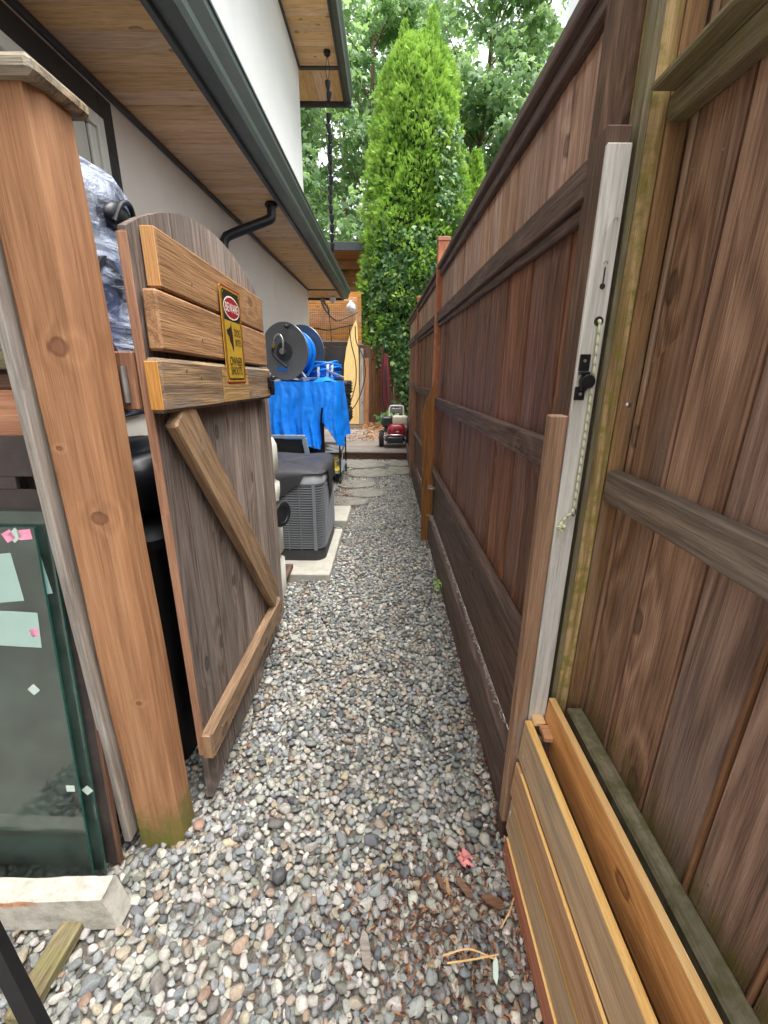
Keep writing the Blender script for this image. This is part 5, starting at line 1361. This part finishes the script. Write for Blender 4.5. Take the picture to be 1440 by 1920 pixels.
def parasol():
    t = empty('folded_parasol', (.05, 11.6, .1), 'folded dark red parasol standing under the ivy', 'parasol')
    one('pole', lambda b: b.tube([(-.16, 11.6, .12), (-.16, 11.62, 2.0)], .02, 8), M['maroon'], t)
    V = []; n = 22; zs = [.55, .7, 1.0, 1.3, 1.6, 1.85]; rs = [.03, .06, .08, .08, .06, .03]; rings = []
    for z, r_ in zip(zs, rs): rings.append([(-.06+(r_*(1+.35*math.sin(5*a)))*math.cos(a), 11.6+(r_*(1+.35*math.sin(5*a)))*math.sin(a), z) for a in [i*2*math.pi/n for i in range(n)]])
    V, F = loft(rings); autosmooth(mk('canopy', V, F, M['maroon'], t), 60)
    one('rib', lambda b: (b.tube([(-.14, 11.5, .5), (-.08, 11.5, 1.6)], .012, 6), b.tube([(.06, 11.5, .35), (-.08, 11.5, 1.5)], .010, 6)), M['engine_black'], t)
parasol()
for i, (a, b_, lab) in enumerate((((.52, 10.6, .13), (.80, 11.3, 2.15), 'thin pale pole leaning against the fence corner, left one'), ((.62, 10.2, .13), (.92, 10.9, 1.25), 'shorter thin pole leaning at the far fence corner'))):
    tag(one('garden_pole', lambda b: b.tube([a, b_], .013, 8), M['galv'], None), lab, 'pole', 'poles leaning at the fence')
def cables():
    C = [([(-1.26, 8.9, 2.66), (-1.2, 9.2, 2.52), (-1.05, 9.6, 2.40), (-.80, 9.9, 2.52), (-.66, 10.0, 2.60)], .011, 'black cable drooping under the far eave'),
         ([(-1.40, 8.8, 2.20), (-1.15, 9.0, 2.18), (-.95, 9.2, 2.24), (-.70, 9.3, 2.30)], .012, 'black cable slung across the wire mesh'),
         ([(-1.13, 8.8, 2.6), (-1.07, 8.7, 2.2), (-1.04, 8.6, 1.7), (-1.03, 8.5, 1.2)], .007, 'thin black cord hanging in front of the dark screen'),
         ([(-.78, 9.3, 2.3), (-.74, 9.3, 1.95), (-.66, 9.3, 1.6), (-.66, 9.25, 1.2), (-.80, 9.2, .75), (-.92, 9.1, .55)], .010, 'black hose looping over the pale slab'),
         ([(-.66, 9.3, 2.28), (-.64, 9.3, 2.0), (-.50, 9.25, 1.7), (-.46, 9.2, 1.35), (-.62, 9.15, .85), (-.90, 9.1, .50)], .010, 'black hose looping past the grey plank')]
    for P, r_, lab in C: tag(one('cable', lambda b: b.tube(catmull(P, 8), r_, 8), M['cable'], None), lab, 'cable', 'cables at the back of the yard')
    o = one('cable_reel', lambda b: (b.lathe([(.05, 0), (.05, .05), (.03, .06)], (-1.22, 8.9, 2.70), (0, 0, -1), 14), b.tube(catmull([(-1.22, 8.9, 2.65), (-1.14, 8.9, 2.56), (-1.10, 8.88, 2.46)], 5), .02, 8)), M['galv'], None); tag(o, 'small grey hook fitting with cable under the far eave', 'fitting')
    o = one('security_lamp', lambda b: (b.lathe([(.05, 0), (.09, .02), (.085, .09), (.04, .13)], (-.74, 9.25, 2.62), (.3, -.8, -.5), 16), b.box((-.74, 9.30, 2.68), (.06, .06, .10), .01)), M['white_pl'], None); tag(o, 'white security lamp at the corner of the lower eave', 'lamp')
cables()
def neighbour():
    h = empty('neighbour_house', (6, 6, 0), 'pale neighbouring house just visible above the right fence', 'house')
    box_part('wall', (3.0, 2.0, 0), (9, 9.8, 8.8), M['wall_white'], h)
    V = [(2.7, 1.7, 8.8), (9.3, 1.7, 8.8), (9.3, 10.1, 8.8), (2.7, 10.1, 8.8), (6.0, 4.5, 10.8), (6.0, 7.5, 10.8)]
    mk('roof', V, [[3, 2, 1, 0], [0, 1, 4], [1, 2, 5, 4], [2, 3, 5], [3, 0, 4, 5]], M['trim_dark'], h)
    w_ = box_part('window', (2.98, 4.2, 5.0), (3.01, 5.4, 6.4), M['pane_dark'], h); box_part('frame', (2.97, 4.1, 4.9), (2.985, 5.5, 5.0), M['win_frame'], w_)
neighbour()

# ================================================================== VEGETATION
def leaves_mesh(name, pos, dirs, normals, tmplV, tmplF, size, shade, mat, parent, origin):
    """copy a flat template (x along dir, y across) to many places"""
    N = len(pos); d = dirs/np.linalg.norm(dirs, axis=1, keepdims=True)
    n = normals-d*np.sum(normals*d, 1, keepdims=True); n /= np.maximum(np.linalg.norm(n, axis=1, keepdims=True), 1e-6)
    s_ = np.cross(n, d); T = np.asarray(tmplV)
    V = pos[:, None, :]+size[:, None, None]*(T[None, :, 0:1]*d[:, None, :]+T[None, :, 1:2]*s_[:, None, :]+T[None, :, 2:3]*n[:, None, :])
    F = (np.asarray(tmplF)[None]+(np.arange(N)*len(T))[:, None, None]).reshape(-1, 3)
    col = np.repeat(shade[:, None], len(T), 1).reshape(-1); 
    return bignp(name, V.reshape(-1, 3), F, mat, parent, False, np.stack([col]*3, 1), origin)
def spray_template():
    V = []; F = []
    def blade(x0, y0, ang, L, w_):
        c, s_ = math.cos(ang), math.sin(ang); i = len(V)
        for u, v in ((0, 0), (.45*L, w_), (L, 0), (.45*L, -w_)): V.append((x0+u*c-v*s_, y0+u*s_+v*c, .05*math.sin(9*u)+random.uniform(-.03, .03)))
        F.extend([(i, i+1, i+2), (i, i+2, i+3)])
    blade(0, 0, 0, 1.0, .045)
    for x, L in ((.15, .42), (.33, .45), (.52, .40), (.70, .28)):
        for s_ in (-1, 1): blade(x, 0, s_*R(38), L, .055); 
    return V, F
SPV, SPF = spray_template()
def lathe_pts(N, zb, zt, rad, cx, cy, lump, seed, depth=.42):
    r_ = np.random.default_rng(seed)
    z = zb+(zt-zb)*r_.random(N)**.92; th = r_.uniform(0, 2*np.pi, N)
    # camera side gets more
    t = (z-zb)/(zt-zb); R0 = np.interp(t, *zip(*rad))
    lum = 1+lump*(np.sin(3*th+z*1.7)+np.sin(5*th-z*2.9+1)+.9*np.sin(9*th+z*5.1+2)+.8*np.sin(14*th-z*7.3)+.7*np.sin(4*th+z*11))/2.4
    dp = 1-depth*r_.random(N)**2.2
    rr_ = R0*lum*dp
    out = np.stack([np.cos(th), np.sin(th), np.zeros(N)], 1)
    return np.stack([cx+rr_*np.cos(th), cy+rr_*np.sin(th), z], 1), out, dp, r_
def cedar(cx, cy, zb, zt, rad, N, lab, seed, size=.118, trunkr=.13, spikes=()):
    t = empty('cedar_tree', (cx, cy, .05), lab, 'tree')
    pos, out, dp, r_ = lathe_pts(N, zb, zt, rad, cx, cy, .13, seed)
    up = np.array([0, 0, 1.]); tt = (pos[:, 2]-zb)/(zt-zb)
    d = out*(.95-.6*tt[:, None]**3)+up*(.12+1.1*tt[:, None]**3)+r_.normal(0, .45, (N, 3))
    tang = np.cross(out, up); nrm = tang*r_.uniform(-1, 1, (N, 1))+up*.55*(1-tt[:, None])-out*.35+r_.normal(0, .4, (N, 3))
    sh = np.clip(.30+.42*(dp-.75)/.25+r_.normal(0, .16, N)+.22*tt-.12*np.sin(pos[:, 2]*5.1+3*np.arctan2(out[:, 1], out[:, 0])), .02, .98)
    sz = size*r_.uniform(.7, 1.35, N)
    for (ox, oy, hz, rz, m_) in spikes:
        q = r_.random(m_); th = r_.uniform(0, 6.283, m_); rr_ = rz*(1-q)**.8*r_.uniform(.4, 1, m_); o_ = np.stack([np.cos(th), np.sin(th), 0*th], 1)
        pos = np.concatenate([pos, np.stack([cx+ox+rr_*np.cos(th), cy+oy+rr_*np.sin(th), zt-1.1+hz*q], 1)]); d = np.concatenate([d, o_*.4+up*1.2+r_.normal(0, .3, (m_, 3))])
        nrm = np.concatenate([nrm, r_.normal(0, 1, (m_, 3))]); sh = np.concatenate([sh, np.clip(r_.normal(.72, .14, m_), .02, .98)]); sz = np.concatenate([sz, size*r_.uniform(.7, 1.2, m_)])
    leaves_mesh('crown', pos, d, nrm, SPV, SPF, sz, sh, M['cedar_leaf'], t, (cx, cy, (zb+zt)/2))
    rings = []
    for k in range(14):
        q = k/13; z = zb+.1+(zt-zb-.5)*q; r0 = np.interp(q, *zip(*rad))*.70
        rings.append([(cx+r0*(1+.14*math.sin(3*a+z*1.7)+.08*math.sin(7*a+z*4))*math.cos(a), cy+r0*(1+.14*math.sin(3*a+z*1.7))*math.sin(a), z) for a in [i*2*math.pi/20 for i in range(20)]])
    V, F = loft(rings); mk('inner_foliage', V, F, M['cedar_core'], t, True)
    one('trunk', lambda b: b.tube(catmull([(cx-.35, cy-.3, 0), (cx-.33, cy-.28, .8), (cx-.2, cy-.15, 1.8), (cx, cy, 3.0), (cx, cy, zt*.7)], 5), [trunkr*(1-.6*i/20) for i in range(21)], 10), M['bark'], t)
    return t
cedar(.64, 12.9, 1.35, 8.55, [(0, .85), (.08, 1.25), (.25, 1.38), (.45, 1.30), (.65, 1.12), (.82, .95), (.92, .78), (.97, .55), (1, .3)], 42000, 'tall bright green columnar cedar behind the deck, in the middle', 3, spikes=((-.35, -.2, 1.35, .42, 700), (.28, -.25, 1.55, .45, 800), (.62, 0, 1.0, .40, 600), (-.75, -.1, .55, .35, 400)))
cedar(2.15, 13.2, .8, 6.6, [(0, .7), (.3, .75), (.6, .55), (.85, .28), (1, .05)], 10000, 'smaller green conifer behind the fence, right of the tall cedar', 5)
# second leader of the tall cedar
def ivy():
    t = empty('ivy', (.3, 11.9, .1), 'dark glossy ivy climbing over the lower cedar and its trunk', 'ivy')
    LV = [(0, 0, 0), (.12, .34, .03), (.42, .52, 0), (.48, .22, .04), (1, 0, -.06), (.48, -.22, .04), (.42, -.52, 0), (.12, -.34, .03)]; LF = [(0, 1, 3), (1, 2, 3), (0, 3, 4), (0, 4, 5), (0, 5, 7), (7, 5, 6)]
    r_ = np.random.default_rng(21); P = []; O = []
    def patch(N, thr, zr, spread, R0=1.36, bias=0.):
        th = thr[0]+(thr[1]-thr[0])*r_.random(N); z = zr[0]+(zr[1]-zr[0])*r_.random(N)**(1+bias)
        tt = np.clip((z-1.35)/7.75, 0, 1); r0 = np.interp(tt, [0, .08, .25, .45, .65, .82], [.9, 1.28, 1.42, 1.36, 1.18, .9])*(1+r_.uniform(-.07, .05, N))
        P.append(np.stack([.70+r0*np.cos(th), 12.9+r0*np.sin(th), z], 1)); O.append(np.stack([np.cos(th), np.sin(th), 0*th], 1))
    patch(3600, (R(185), R(310)), (1.1, 4.0), 1, bias=.5)         # lower mantle
    patch(520, (R(285), R(325)), (4.6, 6.9), 1)                   # high patch on the right shoulder
    patch(420, (R(235), R(290)), (3.4, 4.6), 1); patch(240, (R(215), R(240)), (3.4, 5.0), 1)
    # curtain hanging in front of the trunk
    for (x, y, n_, z0, z1, s_) in ((.35, 12.0, 700, .9, 2.3, .28), (.62, 11.9, 900, .35, 2.2, .20), (.05, 11.9, 320, 1.35, 2.4, .22), (.85, 11.8, 700, .3, 2.4, .22), (1.15, 11.9, 600, .5, 2.8, .2), (.32, 12.2, 120, .15, 1.2, .06), (.05, 11.2, 160, .12, .45, .16)):
        P.append(np.stack([r_.normal(x, s_, n_), r_.normal(y, .12, n_), z0+(z1-z0)*r_.random(n_)**.7], 1)); O.append(np.stack([r_.normal(0, .5, n_), -np.ones(n_), 0*np.ones(n_)], 1))
    P = np.concatenate(P); O = np.concatenate(O); N = len(P)
    d = np.array([0, 0, -1.])*.8+r_.normal(0, .55, (N, 3)); nr = O+np.array([0, 0, .5])+r_.normal(0, .35, (N, 3))
    sh = np.clip(r_.normal(.40, .16, N)+(r_.random(N) < .10)*.4, .02, .98)
    leaves_mesh('foliage', P, d, nr, LV, LF, r_.uniform(.075, .14, N), sh, M['ivy_leaf'], t, (.6, 12, 2))
    one('stem', lambda b: [b.tube(catmull([(x, 12.0, .05), (x+.05, 12.0, .8), (x-.05, 12.05, 1.6), (x+.1, 12.1, 2.4)], 4), .022, 6) for x in (.28, .46, .66)], M['bark'], t)
ivy()
def maple(x, y, h_, rc, N, lab, seed):
    t = empty('maple_tree', (x, y, 0), lab, 'tree'); r_ = np.random.default_rng(seed); rnd = random.Random(seed)
    b = MB(); tips = []
    trunk = catmull([(x, y, -.1), (x+.1, y, h_*.25), (x-.1, y+.1, h_*.5), (x, y, h_*.72)], 5); b.tube(trunk, [.15*(1-.7*i/len(trunk)) for i in range(len(trunk))], 8)
    o = b.build('trunk', M['bark'], t); autosmooth(o)
    lb = MB()
    for k in range(40):
        q = rnd.uniform(.18, 1.0); p0 = trunk[min(len(trunk)-1, int(q*len(trunk)))]; a = rnd.uniform(0, 6.283); L = rc*rnd.uniform(.45, 1.0)*(1.05-.45*q)
        e = Vector((p0.x+L*math.cos(a), p0.y+L*math.sin(a), p0.z+L*rnd.uniform(.05, .75)+h_*.06))
        m_ = (p0+e)/2+Vector((0, 0, .25)); P = catmull([p0, m_, e], 4); lb.tube(P, [.032*(1-.75*i/len(P)) for i in range(len(P))], 5)
        tips += [(e, 1.0), (m_, .8), ((e+m_)/2, .9)]
    lb.build('limbs', M['bark'], t)
    tips.append((Vector((x, y, h_*.9)), 1.2))
    # leaf layers: flattened, drooping clusters round the limbs
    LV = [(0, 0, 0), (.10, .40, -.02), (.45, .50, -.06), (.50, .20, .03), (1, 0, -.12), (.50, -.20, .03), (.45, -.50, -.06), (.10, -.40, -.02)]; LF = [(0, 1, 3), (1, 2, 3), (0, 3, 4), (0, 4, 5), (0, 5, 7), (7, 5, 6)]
    n_ = N//len(tips); P = []; S_ = []
    for e, s_ in tips:
        cl = rnd.uniform(-.12, .16)
        for _ in range(3):
            c = np.array(e)+r_.normal(0, .45, 3)*np.array([1, 1, .7]); m_ = n_//3
            rr_ = s_*rnd.uniform(.40, .75); q = r_.normal(0, 1, (m_, 3)); q /= np.linalg.norm(q, axis=1, keepdims=True)
            q = q*(r_.random((m_, 1))**.5)*np.array([rr_, rr_, rr_*.42]); q[:, 2] -= .35*(q[:, 0]**2+q[:, 1]**2)
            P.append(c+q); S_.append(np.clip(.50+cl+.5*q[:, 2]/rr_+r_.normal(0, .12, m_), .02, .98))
    P = np.concatenate(P); S_ = np.concatenate(S_); n = len(P)
    d = np.array([0, 0, -.55])+r_.normal(0, .6, (n, 3)); nr = np.array([0, -.45, .9])+r_.normal(0, .4, (n, 3))
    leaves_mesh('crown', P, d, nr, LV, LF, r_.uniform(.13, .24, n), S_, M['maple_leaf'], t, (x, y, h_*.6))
maple(-3.4, 16.5, 13.5, 3.6, 15000, 'large broadleaf tree behind the house corner, left of the cedar', 31)
maple(-.6, 18.5, 16.0, 3.8, 16000, 'tall broadleaf tree directly behind the columnar cedar', 32)
maple(3.1, 17.5, 15.5, 3.8, 16000, 'large broadleaf tree right of the cedar, above the fence', 33)
maple(6.3, 18.5, 15.0, 3.6, 12000, 'broadleaf tree beside the pale neighbouring house', 34)
maple(-2.0, 23.5, 18.0, 4.4, 12000, 'farther broadleaf tree seen through gaps left of the cedar', 35)
maple(2.2, 24.0, 19.0, 4.6, 12000, 'farther broadleaf tree seen through gaps right of the cedar', 36)

# ================================================================== LITTER AND SMALL THINGS
def litter():
    r_ = np.random.default_rng(41); LV = [(-.5, 0, 0), (-.15, .16, .10), (.5, .03, 0), (.1, -.13, .06)]; LF = [(0, 1, 2), (0, 2, 3)]
    def scatter(name, N, fx, fy, z, size, mat, lab):
        P = np.stack([fx(N), fy(N), z+r_.random(N)*.012], 1); a = r_.uniform(0, 6.28, N); d = np.stack([np.cos(a), np.sin(a), r_.normal(0, .25, N)], 1)
        nr = np.array([0, 0, 1.])+r_.normal(0, .3, (N, 3))
        o = leaves_mesh(name, P, d, nr, LV, LF, r_.uniform(size*.5, size*1.4, N), np.clip(r_.normal(.5, .25, N), .02, .98), mat, None, (0, 0, 0)); tag(o, lab, 'leaf litter', kind='stuff')
    scatter('leaf_litter', 900, lambda n: r_.normal(-.25, .28, n), lambda n: 8.6+r_.random(n)*3.0, .135, .075, M['litter'], 'dry orange brown leaves scattered on the deck')
    scatter('leaf_crumbs', 900, lambda n: .425-np.abs(r_.normal(0, .045, n)), lambda n: .7+r_.random(n)**1.6*3.0, -.006, .016, M['chips'], 'reddish leaf crumbs along the foot of the right fence')
    scatter('bark_crumbs', 1100, lambda n: r_.normal(.15, .15, n), lambda n: r_.normal(.80, .14, n), -.003, .017, M['chips'], 'reddish bark crumbs between the front pebbles')
    scatter('leaf_crumbs_left', 260, lambda n: -.60+np.abs(r_.normal(0, .05, n)), lambda n: 1.1+r_.random(n)*2.0, -.006, .018, M['chips'], 'brown leaf crumbs along the foot of the gate')
    scatter('twig_litter', 160, lambda n: r_.normal(-.52, .08, n), lambda n: r_.normal(5.2, .5, n), .004, .05, M['chips'], 'brown leaves beside the stepping stones')
litter()
def chip(x, y, L, w_, rot, mat, lab, nm='wood_chip', z=.012, tilt=.15):
    c = math.cos(rot); s_ = math.sin(rot); b = MB()
    P = [(-L/2, -w_*.25), (-L*.2, -w_/2), (L*.35, -w_*.4), (L/2, w_*.05), (L*.25, w_/2), (-L*.3, w_*.45)]
    b.prism([(x+p*c-q*s_, y+p*s_+q*c, z+tilt*p) for p, q in P], (0, 0, .005)); o = b.build(nm, mat); tag(o, lab, 'wood chip')
chip(.245, .90, .075, .022, 2.2, M['deck_face'], 'longest brown bark splinter near the red leaf')
chip(.175, .915, .05, .014, 1.9, M['back_fence'], 'brown bark splinter left of the long splinter')
chip(.195, .905, .05, .010, 1.6, M['strip_tan'], 'paler bark splinter beside the brown one')
chip(-.045, .745, .085, .026, 1.75, M['grey_board'], 'grey pointed wood sliver in the middle of the pebbles', z=.016)
chip(.295, .71, .055, .014, 1.35, M['tape_white'], 'white pointed plastic sliver near the planter', 'plastic_sliver')
chip(.325, .865, .07, .03, -.6, M['deck_face'], 'reddish crumpled leaf close to the planter corner', 'dry_leaf')
def red_leaf():
    V = []; F = []; n = 9
    for j in range(n):
        for i in range(n):
            u, v = i/(n-1)-.5, j/(n-1)-.5; V.append((.262+.036*u+.008*math.sin(9*v), .985+.042*v+.010*math.sin(8*u), .010+.006*math.sin(11*u+3)*math.sin(9*v+1)+.003*random.random()))
    for j in range(n-1):
        for i in range(n-1):
            if (i, j) in ((0, 0), (7, 7), (0, 7), (7, 3), (7, 2), (3, 0)): continue
            a = j*n+i; F.append([a, a+1, a+n+1, a+n])
    o = mk('red_wrapper', V, F, M['red_leaf'], None, True); tag(o, 'small crumpled pinkish red scrap on the gravel', 'scrap')
red_leaf()
def straw():
    for i, (a, m_, b_, lab) in enumerate((((.16, .735, .02), (.23, .745, .03), (.30, .73, .018), 'dry straw stalk lying across the pebbles near the planter'), ((.17, .72, .02), (.24, .725, .028), (.31, .74, .02), 'second dry straw stalk beside the first'), ((.33, .80, .015), (.36, .83, .03), (.385, .87, .02), 'short yellow twig against the planter corner'))):
        tag(one('straw', lambda b: b.tube(catmull([a, m_, b_], 5), .0022, 6), M['cedar_edge'], None), lab, 'straw')
straw()
def weed():
    t = empty('weed', (.39, 2.75, 0), 'small bright green weed at the foot of the dark fence', 'plant'); r_ = np.random.default_rng(8); N = 46
    P = np.stack([r_.normal(.39, .022, N), r_.normal(2.78, .04, N), .01+r_.random(N)*.05], 1); d = r_.normal(0, 1, (N, 3)); d[:, 2] = np.abs(d[:, 2])*.4
    leaves_mesh('leaves', P, d, np.array([0, 0, 1.])+r_.normal(0, .4, (N, 3)), [(0, 0, 0), (.5, .3, .05), (1, 0, 0), (.5, -.3, .05)], [(0, 1, 2), (0, 2, 3)], r_.uniform(.02, .035, N), r_.uniform(.6, .95, N), M['cedar_leaf'], t, (.39, 2.78, .02))
weed()
def webs():
    for i, (c, lab) in enumerate((((.400, 3.70, .50), 'wisp of cobweb on the nearer slanted stake'), ((.398, 3.70, .24), 'lower wisp of cobweb by the foot of the nearer stake'))):
        b = MB(); rr_ = random.Random(i)
        for k in range(16):
            p = Vector(c); q = p+Vector((rr_.uniform(-.05, .04), rr_.uniform(-.05, .05), rr_.uniform(-.03, .03))); b.tube([p+Vector((rr_.uniform(-.01, .02), 0, rr_.uniform(-.01, .01))), q], .0009, 4)
        tag(b.build('cobweb', M['web']), lab, 'cobweb')
webs()
